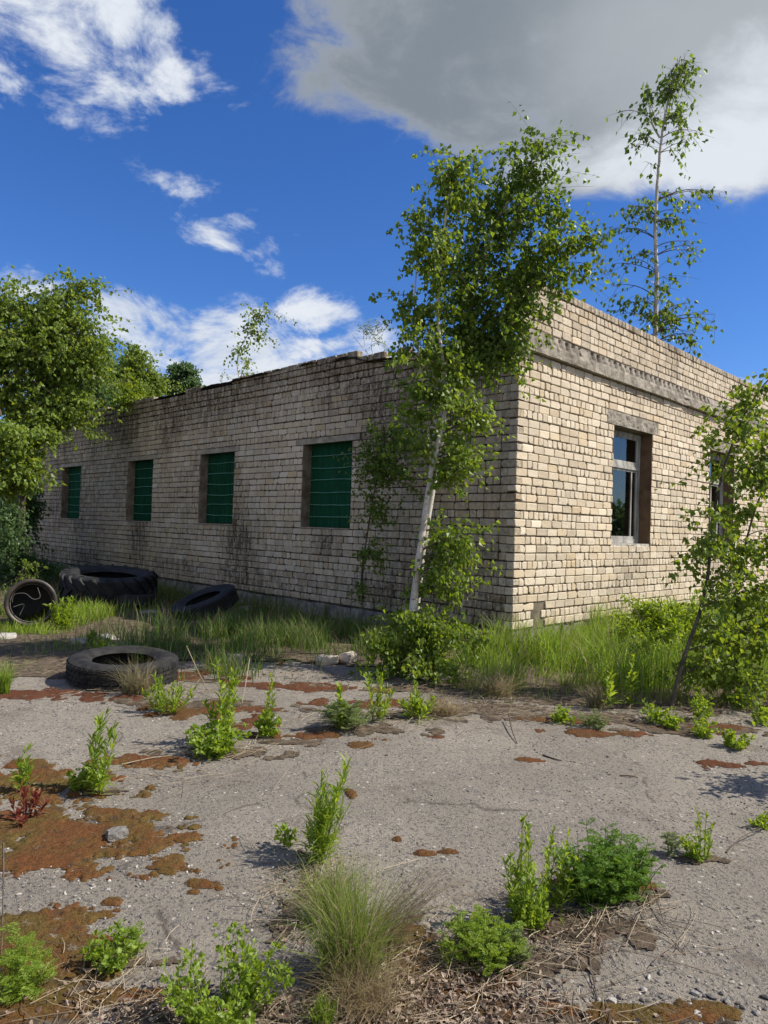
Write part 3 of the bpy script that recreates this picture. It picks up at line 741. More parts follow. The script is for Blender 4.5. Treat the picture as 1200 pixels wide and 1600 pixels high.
# lintels
def rough_slab(mb, O, U, Nn, u0, u1, v0, v1, n, amp=.006, seed=0):
    us = np.arange(u0, u1 + .001, .02); vs = np.linspace(v0, v1, 8); UU, VV = np.meshgrid(us, vs)
    nn = n + (fbm(UU * 12, VV * 12, seed, 4) - .5) * amp * 4 - .02 * np.clip(fbm(UU * 3, VV * 7, seed + 9, 3) - .55, 0, 1) * 3
    P = O[None, None] + UU[..., None] * U + nn[..., None] * Nn + VV[..., None] * np.array([0, 0, 1.0])
    ny, nx = UU.shape; idx = np.arange(nx * ny).reshape(ny, nx)
    mb.add(P.reshape(-1, 3), np.stack([idx[:-1, :-1], idx[:-1, 1:], idx[1:, 1:], idx[1:, :-1]], -1).reshape(-1, 4))
    ring = np.concatenate([idx[0], idx[1:, -1], idx[-1, ::-1][1:], idx[::-1, 0][1:-1]]); F_ = P.reshape(-1, 3)[ring]
    nrm = (F_ - O) @ Nn; B_ = F_ - Nn[None] * (nrm + .06)[:, None]; m_ = len(ring); i = np.arange(m_); j = (i + 1) % m_
    mb.add(np.concatenate([F_, B_]), np.stack([i, i + m_, j + m_, j], 1))
for q, (a, b_) in enumerate(L_OP):
    mb = MB(); rough_slab(mb, C0, LU, LN, a - .15, b_ + .19, 2.836, 2.929, -.001, .003, q * 7)
    mb.build('lintel', M['lintel'], bld)
    mb = MB(); box_uvn(mb, C0, LU, LN, a + .002, b_ - .002, 1.436, L_V[0] - .003, -.22, .012, 0, None, .002)
    mb.build('window_sill', M['lintel'], bld)
for q, (a, b_) in enumerate(R_OP):
    mb = MB(); rough_slab(mb, C0, RU, RN, a - .21, b_ + .19, R_V[1] + .004, R_V[1] + .204, .002, .012, 50 + q * 7)
    mb.build('lintel', M['concrete'], bld)
for q, (a, b_) in enumerate(L_OP):
    for (p, r_) in ((a + .001, a + .010), (b_ - .010, b_ - .001)):
        mb = MB(); box_uvn(mb, C0, LU, LN, p, r_, L_V[0] + .002, L_V[1] - .002, -.24, -.008, 0, None, .0008)
        mb.build('reveal', M['reveal_plaster'], bld)
# green shutters
for q, (a, b_) in enumerate(L_OP):
    mb = MB(); u = a + .013; n0 = -.185
    while u < b_ - .02:
        w = min(.21, b_ - .013 - u)
        box_uvn(mb, C0, LU, LN, u + .0015, u + w - .0015, L_V[0] + .004, L_V[1] - .002, n0 - .02, n0 + random.gauss(0, .003))
        u += w
    sh = mb.build('shutter', M['green'], bld)
    for j in range(6):
        v = L_V[0] + .17 + j * .205; sag = random.uniform(-.02, .01); p = []
        for t_ in np.linspace(0, 1, 7):
            p.append(C0 + LU * (a + .012 + (b_ - a - .024) * t_) + LN * (n0 + .018) + np.array([0, 0, v + sag * math.sin(t_ * math.pi) + random.gauss(0, .003)]))
        mb = MB(); tube(mb, p, .0075, 5); mb.build('bar', M['green_bar'], sh)
# front windows: grey wooden frame, transom, panes, brown reveals
for q, (a, b_) in enumerate(R_OP):
    O, U, Nn = C0, RU, RN; v0, v1 = R_V; n = -.20
    mb = MB()
    for (p, r_, s_, t_, d0, d1) in ((a + .012, a + .075, v0 + .03, v1 - .012, 0, .05), (b_ - .075, b_ - .012, v0 + .03, v1 - .012, 0, .05), (a + .075, b_ - .075, v1 - .075, v1 - .012, 0, .05), (a + .075, b_ - .075, v0 + .03, v0 + .10, 0, .05)):
        box_uvn(mb, O, U, Nn, p, r_, s_, t_, n - .05 + d0, n + d1 - .05)
    fr_ = mb.build('window_frame', M['frame'], bld)
    mb = MB(); vt = v0 + 1.22
    box_uvn(mb, O, U, Nn, a + .076, b_ - .076, vt, vt + .045, n - .05, n + .012)
    box_uvn(mb, O, U, Nn, a + .076, b_ - .076, vt + .048, vt + .085, n - .05, n - .004)
    mb.build('transom', M['frame'], fr_)
    for (lo, hi, st_) in ((v0 + .101, vt - .001, 1), (vt + .086, v1 - .076, 0)):
        mb = MB(); w = .05
        A_, B_ = a + .078, b_ - .078
        if st_ and q == 1: A_ = a + .62          # one casement of the farther window is gone
        if st_: B_ = b_ - .078
        for (p, r_, s_, t_) in ((A_, A_ + w, lo, hi), (B_ - w, B_, lo, hi), (A_ + w, B_ - w, hi - w * .7, hi), (A_ + w, B_ - w, lo, lo + w * .8)):
            box_uvn(mb, O, U, Nn, p, r_, s_, t_, n - .04, n - .010)
        if st_: box_uvn(mb, O, U, Nn, B_ - .22, B_ - .185, lo + w * .8, hi - w * .7, n - .038, n - .012)
        sa = mb.build('sash', M['frame'], bld)
        mb = MB(); box_uvn(mb, O, U, Nn, A_ + w - .004, B_ - w + .004, lo + w * .6, hi - w * .5, n - .029, n - .025)
        mb.build('pane', M['glass'], sa)
    mb = MB()
    box_uvn(mb, O, U, Nn, b_ - .010, b_ - .001, v0 + .004, v1 - .002, -.30, -.004)
    mb.build('reveal', M['brown'], bld); mb = MB()
    box_uvn(mb, O, U, Nn, a + .001, a + .010, v0 + .004, v1 - .002, -.30, -.012)
    mb.build('reveal', M['brown'], bld)
    mb = MB(); rough_slab(mb, O, U, Nn, a + .012, b_ - .012, v0 - .02, v0 + .026, -.012, .006, 90 + q)
    box_uvn(mb, O, U, Nn, a + .012, b_ - .012, v0 - .01, v0 + .024, -.25, -.03, 0, None, .002)
    mb.build('window_sill', M['concrete_light'], bld)
# torn roofing felt and slab edge on top of the side wall
mb = MB()
us = np.arange(.3, LLEN, .09); ns = np.linspace(-.5, .07, 8); UU, NN2 = np.meshgrid(us, ns)
hz = LT - .10 - .17 * np.clip((3.2 - UU) / .6, 0, 1) + .09 * (fbm(UU * 1.7, NN2 * 3, 14, 4)) * np.clip(1.2 - np.abs(NN2) * .5, 0, 1)
edge = (fbm(UU * 2.4, UU * 0, 91, 4) - .5) * .16
Nf = NN2 + edge * (NN2 > -.1)
P = C0[None, None] + UU[..., None] * LU + Nf[..., None] * LN + hz[..., None] * np.array([0, 0, 1.0])
ny, nx = UU.shape; idx = np.arange(nx * ny).reshape(ny, nx)
mb.add(P.reshape(-1, 3), np.stack([idx[:-1, :-1], idx[:-1, 1:], idx[1:, 1:], idx[1:, :-1]], -1).reshape(-1, 4))
P2 = P.copy(); P2[..., 2] -= .02
mb.add(P2.reshape(-1, 3), np.stack([idx[:-1, :-1], idx[1:, :-1], idx[1:, 1:], idx[:-1, 1:]], -1).reshape(-1, 4))
mb.build('roofing_felt', M['felt'], bld)

# ---------------------------------------------------------------- loose stones and bricks
def chunk(name, pos, size, mat, label, cat, group=None, rot=None, tilt=0.0, col=(.55, .05, .2)):
    rot = random.uniform(0, 3) if rot is None else rot
    o = empty(name, pos, label, cat, group) if False else None
    mb = MB(); n = 5
    base_z = pos[2]
    # a box with a few cut corners
    import itertools
    g = np.linspace(-.5, .5, 4); V = []; ids = {}
    F = []
    def vid(p):
        k = tuple(np.round(p, 4))
        if k not in ids: ids[k] = len(V); V.append(p)
        return ids[k]
    for ax in range(3):
        for sgn in (-.5, .5):
            for i in range(3):
                for j in range(3):
                    q = []
                    for (a, b_) in ((g[i], g[j]), (g[i + 1], g[j]), (g[i + 1], g[j + 1]), (g[i], g[j + 1])):
                        p = [0, 0, 0]; p[ax] = sgn; p[(ax + 1) % 3] = a; p[(ax + 2) % 3] = b_; q.append(vid(p))
                    F.append(q if sgn > 0 else q[::-1])
    V = np.array(V, float); r = np.linalg.norm(V, axis=1, keepdims=True); V = V * (1 - .16 * np.clip(r - .55, 0, 1) / .3)
    V = V * np.array(size) + rng.normal(0, min(size) * .05, V.shape)
    V[:, 2] += size[2] * .42
    X, Z = V[:, 0] * math.cos(tilt) - V[:, 2] * math.sin(tilt), V[:, 0] * math.sin(tilt) + V[:, 2] * math.cos(tilt)
    V[:, 0], V[:, 2] = X, Z
    x, y = V[:, 0] * math.cos(rot) - V[:, 1] * math.sin(rot), V[:, 0] * math.sin(rot) + V[:, 1] * math.cos(rot)
    W = np.stack([x, y, V[:, 2]], 1)
    mb.add(W, F, 0, col)
    ob = mb.build(name, mat); ob.location = tuple(pos); return tag(ob, label, cat, group)
def gp(px, py): c = gr(px, py); return (c[0], c[1], float(gz(c[0], c[1])))
chunk('fallen_brick', gp(511, 1038), (.25, .13, .10), M['brick'], 'pale whole brick lying in the shade left of the birch shrub', 'brick', None, .3)
chunk('broken_brick', gp(545, 1036), (.2, .14, .12), M['brick'], 'broken half brick nearest the birch shrub, in the shade', 'brick', None, .9)
chunk('concrete_block', gp(368, 1040), (.16, .14, .12), M['concrete'], 'small grey concrete block alone in the shade between tyre and fallen bricks', 'block', None, .2)
chunk('white_stone', gp(127, 1008), (.24, .12, .09), M['concrete_light'], 'whitish rubble stone on the grass in front of the black drum', 'stone', None, .2)
chunk('rubble_piece', gp(172, 1000), (.26, .16, .05), M['concrete_light'], 'flat tilted rubble piece right of the whitish stone', 'stone', None, 2.7, .25)
chunk('rubble_piece', gp(190, 1012), (.34, .2, .04), M['concrete'], 'flattest grey slab of rubble behind the flat worn tyre', 'stone', None, .1)
chunk('pale_stone', gp(8, 998), (.25, .2, .07), M['concrete_light'], 'low pale stone at the left edge of the picture beside the drum', 'stone', None, .4)
chunk('grey_stone', gp(183, 1312), (.095, .075, .05), M['plinth'], 'smooth dark grey stone lying on the brown moss', 'stone', None, .5)
chunk('white_stone', gp(232, 960), (.3, .2, .06), M['concrete'], 'pale broken slab in front of the tractor tyre', 'stone', None, .4)
chunk('white_stone', gp(385, 957), (.3, .2, .10), M['concrete'], 'pale rubble beside the right end of the tilted tyre', 'stone', None, 1.4)
chunk('white_pebble', gp(957, 1583 - 15), (.028, .02, .016), M['concrete_light'], 'whitish pebble left of the small pebble heap at lower right', 'pebble')
chunk('white_pebble', gp(1090, 1592), (.026, .02, .016), M['concrete_light'], 'whitish pebble within the small pebble heap at lower right', 'pebble')
# loose brick on the roof edge
pb = C0 + LU * 3.15 - LN * .06 + np.array([0, 0, LT - .105])
chunk('loose_brick', pb, (.26, .13, .11), M['brick'], 'dark loose brick sitting on the roof edge of the side wall', 'brick', None, 2.35, 0.0, (.1, .0, 1.0))

# ---------------------------------------------------------------- tyres and drum
def lathe(mb, prof, k, fr, mat=0, closed=True, wob=0.0):
    """prof: (radius, along-axis) pairs; fr: function local (x,y,z) -> world, axis = local z"""
    prof = np.array(prof); th = np.arange(k) * 2 * math.pi / k
    w = 1 + wob * np.sin(th * 2 + .6)
    V = np.stack([prof[:, None, 0] * (np.cos(th) * w)[None], prof[:, None, 0] * (np.sin(th) * w)[None], np.repeat(prof[:, 1:2], k, 1)], -1)
    n = len(prof); rr = n if closed else n - 1
    i = np.arange(rr)[:, None] * k; i2 = ((np.arange(rr) + 1) % n)[:, None] * k; j = np.arange(k)[None]; jn = (j + 1) % k
    F = np.stack([i + j, i + jn, i2 + jn, i2 + j], -1).reshape(-1, 4)
    mb.add(fr(V.reshape(-1, 3)), F, mat)
def frame_fn(pos, axis, spin=0.0):
    a = unit(np.array(axis, float)); ref = np.array([1.0, 0, 0]) if abs(a[0]) < .8 else np.array([0, 1.0, 0])
    x = unit(np.cross(ref, a)); y = np.cross(a, x)
    x, y = x * math.cos(spin) + y * math.sin(spin), y * math.cos(spin) - x * math.sin(spin)
    Mx = np.stack([x, y, a]); p = np.array(pos, float)
    return lambda V: np.asarray(V) @ Mx + p
def tyre(pos, axis, R, W, rim, label, mat, lugs=0, lug_h=.03, blocks=False, spin=0.0, wob=0.0):
    o = empty('tyre', (pos[0], pos[1], 0), label, 'tyre'); fr = frame_fn(pos, axis, spin)
    h = W / 2; th = R - rim
    # carcass with rolled sidewalls, hollow inside
    prof = [(rim, h * .62), (rim + .03, h * .78), (rim + th * .35, h * .97), (rim + th * .65, h * 1.0), (R - .05, h * .93)]
    inner = [(R - .06, h * .80), (rim + th * .6, h * .88), (rim + .04, h * .66), (rim + .012, h * .52)]
    mb = MB(); lathe(mb, prof + [(R - .02, h * .86)], 72, fr, closed=False, wob=wob); mb.build('sidewall', mat, o, True)
    mb = MB(); lathe(mb, [(r, -z) for r, z in prof + [(R - .02, h * .86)]][::-1], 72, fr, closed=False, wob=wob); mb.build('sidewall', mat, o, True)
    mb = MB(); lathe(mb, [(R - .02, h * .86), (R, h * .78), (R + .004, 0), (R, -h * .78), (R - .02, -h * .86)], 72, fr, closed=False, wob=wob)
    if lugs:
        for i in range(lugs):
            for sg in (1, -1):
                a0 = (i + (.5 if sg < 0 else 0)) * 2 * math.pi / lugs; n = 6; P = []
                for q in range(n + 1):
                    t_ = q / n; a = a0 + sg * 0 + t_ * .30; z = sg * h * (.95 - .98 * t_); rr = R - .03 * (t_ < .01)
                    for da, dr in ((-.033, -.02), (-.026, lug_h), (.026, lug_h), (.033, -.02)):
                        ww = 1 + wob * math.sin((a + da) * 2 + .6)
                        P.append(((rr + dr) * math.cos(a + da) * ww, (rr + dr) * math.sin(a + da) * ww, z))
                # lug wraps a little over the shoulder
                F = [[q * 4 + e, q * 4 + e + 1, q * 4 + 5 + e, q * 4 + 4 + e] for q in range(n) for e in range(3)] + [[0, 1, 2, 3], [n * 4 + 3, n * 4 + 2, n * 4 + 1, n * 4]]
                mb.add(fr(np.array(P)), F)
                a = a0; P = []
                for (rr, z) in ((R + lug_h, h * .95), (R - .03, h * 1.06), (R - .12, h * 1.03)):
                    for da in (-.026, .026): P.append((rr * math.cos(a + da), rr * math.sin(a + da), sg * z))
                mb.add(fr(np.array(P)), [[0, 1, 3, 2], [2, 3, 5, 4]])
    if blocks:
        nb = 46
        for zc, zw, off in ((-.62, .26, 0), (-.24, .2, .5), (.16, .2, 0), (.55, .28, .5)):
            for i in range(nb):
                a = (i + off) * 2 * math.pi / nb; da = math.pi / nb * .84; P = []
                for rr in (R - .002, R + .014):
                    for (s1, s2) in ((-1, -1), (1, -1), (1, 1), (-1, 1)):
                        P.append((rr * math.cos(a + s1 * da) * (1 + wob * math.sin(a * 2 + .6)), rr * math.sin(a + s1 * da) * (1 + wob * math.sin(a * 2 + .6)), h * (zc + s2 * zw / 2 + .04 * s1)))
                mb.add(fr(np.array(P)), [[3, 2, 1, 0], [4, 5, 6, 7], [0, 1, 5, 4], [1, 2, 6, 5], [2, 3, 7, 6], [3, 0, 4, 7]])
    mb.build('tread', mat, o)
    mb = MB(); lathe(mb, [(rim, h * .62)] + inner[::-1] + [(r, -z) for r, z in inner] + [(rim, -h * .62)], 72, fr, closed=False, wob=wob); mb.build('lining', mat, o, True)
    return o
c = gr(172, 948)
tyre((c[0] - .16, c[1] + .35, .34), (.06, -.09, 1), .76, .46, .47, 'large black tractor tyre with angled lugs lying flat by the wall', M['rubber'], lugs=20, lug_h=.04)
c = gr(205, 1072)
tyre((c[0] - .17, c[1] + .26, .112), (.03, -.04, 1), .485, .225, .28, 'worn grey tyre lying flat with grass in it, nearest to the camera', M['rubber_dusty'], blocks=True, wob=.015)
c = gr(322, 968)
tyre((c[0] - .06, c[1] + .12, .225), (-.32, -.22, .92), .50, .27, .28, 'dark tyre lying tilted with one side raised, right of the tractor tyre', M['rubber'], blocks=True)
c = gr(196, 950)
tyre((c[0] + .05, c[1] + .12, .13), (0, .05, 1), .36, .2, .2, 'small flat tyre half hidden under the right end of the tractor tyre', M['rubber'])
# drum on its side, open end towards the yard
c = gr(55, 984); ax = unit(np.array([.42, -.9, .10])); R = .30
dr = empty('drum', (c[0], c[1], 0), 'black open-ended drum lying on its side in sunlit grass', 'drum')
fr = frame_fn((c[0] - .16, c[1] + .2, R + .03), ax)
mb = MB(); lathe(mb, [(R * .93, -.52), (R * .93, -.2), (R * .97, -.18), (R * .97, -.14), (R * .93, -.12), (R * .93, .1), (R * .98, .12), (R * .98, .16), (R * .94, .18), (R * .94, .30), (R * .9, .30), (R * .9, -.5), (.001, -.5), (.001, -.52)], 56, fr, closed=True); mb.build('shell', M['drum'], dr, False)
mb = MB(); lathe(mb, [(R * .86, .30), (R * 1.03, .295), (R * 1.05, .32), (R * 1.03, .345), (R * .86, .335)], 64, fr); mb.build('rim', M['drum'], dr, True)
mb = MB(); lathe(mb, [(R * .80, .27), (R * .835, .27), (R * .835, .285), (R * .80, .285)], 64, fr); mb.build('inner_ring', M['wire'], dr, True)
mb = MB(); p = smooth_path(fr(np.array([(-.20, .06, .34), (-.08, .10, .36), (-.05, .02, .36), (-.12, -.08, .35), (-.10, -.2, .34), (.0, -.22, .33)])), 5); tube(mb, p, .004, 5)
p = smooth_path(fr(np.array([(.16, -.12, .33), (.02, -.08, .36), (.06, -.2, .35)])), 4); tube(mb, p, .004, 5); mb.build('wire_loop', M['wire'], dr)

# ---------------------------------------------------------------- woody plants
def crown_parts(name, label, cat, trunks, clumps, leafm, barkm, L=.05, W=.042, per=70, droop=.45, group=None, twig_r=.004, part=('trunk', 'crown'), r_sc=1.0, ydepth=.5, base=None, dense=1.0, lower=.18, spread=1.0):
    """trunks: [(points, r0, r1)]; clumps: (px, py, Y, rx_px, ry_px, weight) measured on the photo and set at real depth Y"""
    base = trunks[0][0][0] if base is None else base
    o = empty(name, base, label, cat, group)
    tb, lb, bb = MB(), MB(), MB(); paths = []
    for pts, r0, r1 in trunks:
        p = smooth_path(pts, 6); n = len(p); r = r0 + (r1 - r0) * np.linspace(0, 1, n) ** .8
        p = p + rng.normal(0, r0 * .06, p.shape); tube(tb, p, r, 9); paths.append((p, r))
    allp = np.concatenate([p for p, r in paths]); allr = np.concatenate([r for p, r in paths])
    for (px, py, Y, rx, ry, wt_) in clumps:
        sc = Y / FPX; cen = at(px, py, Y); ex, ez = rx * sc, ry * sc; ey = min(max(ex, ez), ydepth) if ydepth else ex
        ey = max(ey, .08)
        nsub = max(1, int(wt_ * 4.8 * (ex * ez / .03) ** .62 + .5))
        for _ in range(nsub):
            d = rnd_dirs(1)[0] * rng.random() ** .45
            tip = cen + d * np.array([ex, ey, ez])
            # branch leaves the nearest stem somewhat lower than its tip
            cost = np.linalg.norm(allp - tip, axis=1) + .9 * np.maximum(0, allp[:, 2] - (tip[2] - lower * np.linalg.norm(allp[:, :2] - tip[:2], axis=1)))
            i = int(np.argmin(cost)); s0 = allp[i]; ln = np.linalg.norm(tip - s0)
            mid = (s0 + tip) / 2 + np.array([0, 0, .22 * ln]) + rng.normal(0, .05 * ln, 3)
            br = bez(s0, mid, tip, 7); rb = min(allr[i] * .55, .004 + .011 * ln * r_sc)
            tube(bb, br, np.linspace(rb, twig_r * .5, 7), 4)
            m = max(5, int(per * dense * rng.uniform(.6, 1.4)))
            rs_ = (.13 + .08 * rng.random()) * spread
            # hanging twigs around the branch end
            k = 5; tips = tip + rng.normal(0, rs_, (k, 3)) * [1, 1, .7] - np.array([0, 0, rs_ * droop])
            st_ = br[rng.integers(3, 7, k)]
            tv = rng.random(m) ** .7; w = rng.integers(0, k, m)
            for q in range(k):
                tube(bb, bez(st_[q], (st_[q] + tips[q]) / 2 + np.array([0, 0, .04]), tips[q], 4), np.array([.0024, .002, .0016, .001]) * (twig_r / .004), 3)
            P = st_[w] + (tips[w] - st_[w]) * tv[:, None] + np.array([0, 0, .08])[None] * (tv * (1 - tv))[:, None] * 2 + rng.normal(0, L * .5, (m, 3))
            D = rnd_dirs(m) * .75 + np.array([0, 0, -droop * 1.6])[None] + unit(tips - st_)[w] * .3
            leaves(lb, P, D, L * rng.uniform(.6, 1.15, m), W * rng.uniform(.6, 1.15, m))
    tb.build(part[0], barkm, o, True); bb.build('branches', M['bark'], o); lb.build(part[1], leafm, o)
    return o

# front birch with the pale leaning trunk
T1 = [gr(652, 1048) * [1, 1, 0], at(646, 960, 7.35), at(651, 900, 7.4), at(662, 820, 7.45), at(674, 740, 7.5), at(690, 670, 7.55), at(697, 620, 7.55), at(692, 560, 7.5), at(684, 490, 7.5), at(690, 400, 7.45), at(702, 300, 7.4), at(720, 240, 7.4)]
T1b = [at(674, 740, 7.5), at(668, 660, 7.6), at(655, 560, 7.65), at(648, 470, 7.6), at(655, 390, 7.6), at(672, 330, 7.6)]
cl = [(725, 250, 7.4, 30, 12, 1.0), (708, 280, 7.4, 38, 20, 1.1), (700, 320, 7.5, 42, 36, .9), (668, 350, 7.6, 30, 36, .6), (690, 400, 7.4, 45, 45, .8), (655, 430, 7.6, 42, 45, .75), (645, 490, 7.6, 38, 35, .75),
      (690, 490, 7.5, 40, 45, .7), (665, 550, 7.5, 48, 38, 1.0), (700, 590, 7.5, 40, 36, 1.1), (660, 620, 7.5, 42, 32, .9), (715, 640, 7.5, 38, 28, 1.0), (748, 655, 7.4, 26, 14, 1.0),
      (668, 680, 7.6, 45, 30, .9), (700, 710, 7.5, 34, 22, .8), (740, 730, 7.35, 30, 16, 1.0), (700, 742, 7.4, 30, 14, .8),
      (700, 825, 7.5, 30, 20, .7), (735, 850, 7.35, 30, 26, .9), (700, 880, 7.5, 40, 26, .9), (660, 860, 7.5, 18, 30, .3), (690, 920, 7.4, 30, 20, .8)]
crown_parts('birch_tree', 'leaning birch with pale bare lower trunk standing in front of the shaded brick wall', 'birch', [(T1, .050, .007), (T1b, .018, .005)], cl, M['leaf_birch'], M['birch'], L=.066, W=.058, per=62, ydepth=.6, dense=1.0)
T2 = [gr(652, 1040) * [1, 1, 0] + np.array([0, .8, 0]), at(655, 900, 8.1), at(677, 760, 8.1), at(699, 640, 8.05), at(722, 540, 8.0), at(745, 440, 7.95), at(775, 350, 7.9), at(815, 285, 7.9), at(850, 225, 7.9)]
T2b = [at(735, 540, 8.0), at(770, 500, 7.9), at(820, 455, 7.85), at(870, 420, 7.8), at(915, 385, 7.8)]
cl = [(855, 232, 7.9, 30, 14, 1.1), (835, 262, 7.9, 46, 24, 1.1), (810, 300, 7.9, 60, 34, 1.15), (860, 320, 7.8, 38, 40, 1.0), (765, 340, 7.9, 40, 36, 1.0), (810, 360, 7.9, 70, 42, 1.2), (870, 385, 7.8, 36, 22, .9),
      (915, 378, 7.8, 26, 12, .8), (900, 425, 7.8, 32, 14, .8), (740, 400, 8.0, 44, 42, 1.1), (800, 420, 7.9, 60, 44, 1.3), (850, 440, 7.8, 34, 30, .9), (765, 470, 7.9, 60, 40, 1.4), (735, 520, 8.0, 50, 34, 1.3),
      (790, 520, 7.9, 46, 36, 1.4), (825, 490, 7.8, 26, 40, 1.2), (780, 560, 7.9, 44, 24, 1.3), (730, 570, 7.9, 36, 22, 1.1), (815, 545, 7.8, 16, 22, 1.0), (710, 445, 7.9, 30, 40, .8)]
crown_parts('birch_tree', 'dense leafy birch whose crown hides the top corner of the building', 'birch', [(T2, .045, .008), (T2b, .016, .005)], cl, M['leaf_dark'], M['birch'], L=.068, W=.06, per=52, ydepth=.7, dense=1.0, spread=1.25)
# shoots round the foot of the birch
B = gr(655, 1060)
cl = [(660, 950, 7.2, 40, 26, .9), (625, 990, 7.1, 34, 30, 1.0), (690, 985, 7.2, 50, 26, 1.0), (725, 1000, 7.2, 28, 18, .9), (650, 1025, 7.0, 50, 30, 1.1), (690, 1045, 6.9, 34, 22, .9), (615, 1030, 7.1, 30, 22, .8)]
tr = [([B * [1, 1, 0] + np.array([dx, dy, 0]), B * [1, 1, 0] + np.array([dx * 2.2, dy, .35]), at(px, py, 7.15)], .008, .003) for dx, dy, px, py in ((-.05, 0, 625, 985), (.03, .05, 660, 945), (.08, 0, 710, 985), (0, -.08, 660, 1025), (.12, -.03, 735, 1000))]
crown_parts('shrub', 'bushy green shoots crowding round the foot of the leaning birch', 'shrub', tr, cl, M['leaf_birch'], M['bark'], L=.058, W=.05, per=90, ydepth=.35, part=('stems', 'foliage'))
# sapling growing against the side wall
cl = [(600, 685, 9.6, 40, 26, 1.2), (585, 725, 9.7, 30, 30, 1.3), (620, 740, 9.5, 40, 32, 1.2), (585, 790, 9.7, 22, 30, 1.0), (578, 850, 9.8, 16, 26, .6), (590, 870, 9.6, 18, 18, .5), (565, 915, 9.9, 14, 24, .4), (640, 690, 9.4, 26, 22, .7)]
tr = [([gr(570, 962) * [1, 1, 0], at(566, 900, 9.9), at(576, 820, 9.8), at(590, 740, 9.6), at(605, 675, 9.5)], .022, .005)]
crown_parts('sapling', 'dark leafy sapling growing against the shaded wall right of the nearest boarded window', 'tree', tr, cl, M['leaf_dark'], M['bark'], L=.06, W=.045, per=60, ydepth=.3)
# tall sparse birch behind the parapet
T = [at(1020, 560, 12.6), at(1024, 520, 12.6), at(1026, 440, 12.6), at(1024, 360, 12.6), at(1027, 290, 12.6), at(1034, 215, 12.6), at(1046, 150, 12.6), at(1064, 88, 12.6)]
T[0][2] = 4.08
Tb = [at(1031, 215, 12.6), at(1018, 190, 12.6), at(1014, 150, 12.6)]
cl = [(1068, 100, 12.6, 12, 14, 1.2), (1055, 128, 12.6, 26, 22, 1.4), (1040, 145, 12.6, 24, 14, 1.0), (1008, 150, 12.6, 10, 10, .8), (978, 165, 12.6, 16, 12, .35), (1020, 180, 12.6, 14, 16, .6), (1062, 185, 12.6, 32, 12, .7), (1090, 200, 12.6, 14, 12, .35),
      (1005, 220, 12.6, 16, 18, .5), (1068, 220, 12.6, 22, 14, .5), (1010, 255, 12.6, 14, 8, .3), (1112, 300, 12.6, 14, 12, .6), (1045, 295, 12.6, 18, 10, .4), (1065, 320, 12.6, 14, 14, .5), (990, 330, 12.6, 22, 16, .5), (968, 352, 12.6, 14, 20, .6),
      (1060, 345, 12.6, 24, 16, .6), (1080, 380, 12.6, 14, 14, .5), (1010, 330, 12.6, 12, 14, .4), (968, 410, 12.6, 14, 16, .5), (1010, 395, 12.6, 14, 10, .5), (1090, 395, 12.6, 8, 14, .35), (1040, 420, 12.6, 20, 12, .4), (955, 450, 12.6, 12, 8, .4),
      (990, 470, 12.6, 26, 14, .6), (1020, 450, 12.6, 16, 14, .5), (1050, 445, 12.6, 10, 8, .4), (1060, 490, 12.6, 30, 22, 1.0), (1115, 495, 12.6, 14, 9, .5), (1020, 500, 12.6, 28, 18, .8), (1080, 525, 12.6, 24, 12, .8), (975, 495, 12.6, 10, 10, .3)]
crown_parts('birch_tree', 'tall thin sparse birch rising against the sky behind the front parapet', 'birch', [(T, .052, .012), (Tb, .02, .008)], cl, M['leaf_dark'], M['birch'], L=.105, W=.088, per=15, droop=.7, ydepth=.5, twig_r=.006, r_sc=.75)
# sapling in front of the front wall at the right
T = [gr(1048, 1108) * [1, 1, 0], at(1068, 1030, 6.2), at(1092, 960, 6.35), at(1106, 900, 6.45), at(1112, 830, 6.5), at(1124, 760, 6.5), at(1142, 700, 6.5), at(1165, 645, 6.5), at(1195, 600, 6.5), at(1225, 570, 6.5)]
Tb = [gr(1150, 1090) * [1, 1, 0], at(1150, 1020, 6.6), at(1150, 930, 6.6), at(1165, 850, 6.6), at(1190, 770, 6.6), at(1230, 700, 6.6)]
cl = [(1185, 605, 6.5, 22, 14, .9), (1165, 640, 6.5, 26, 16, .9), (1120, 680, 6.5, 20, 10, .8), (1155, 690, 6.5, 26, 16, .9), (1195, 680, 6.6, 24, 30, .9), (1110, 715, 6.45, 18, 8, .6), (1165, 735, 6.6, 28, 24, .9), (1205, 760, 6.6, 28, 34, 1.0),
      (1095, 812, 6.4, 24, 5, .5), (1160, 800, 6.6, 30, 24, .8), (1120, 850, 6.4, 34, 22, 1.0), (1090, 880, 6.4, 16, 12, .7), (1165, 870, 6.5, 40, 30, 1.2), (1210, 860, 6.6, 26, 40, 1.0), (1130, 925, 6.4, 34, 26, 1.1),
      (1180, 935, 6.5, 34, 30, 1.2), (1120, 980, 6.3, 28, 26, 1.0), (1165, 1000, 6.4, 40, 30, 1.2), (1210, 980, 6.5, 28, 40, 1.1), (1110, 1035, 6.25, 28, 26, 1.0), (1160, 1060, 6.3, 40, 22, 1.1), (1205, 1050, 6.4, 28, 28, 1.1)]
crown_parts('sapling', 'young birch sapling with slanting stem before the sunlit wall at the right edge', 'tree', [(T, .020, .006), (Tb, .018, .006)], cl, M['leaf_birch'], M['bark'], L=.062, W=.054, per=58, ydepth=.45, spread=1.15)
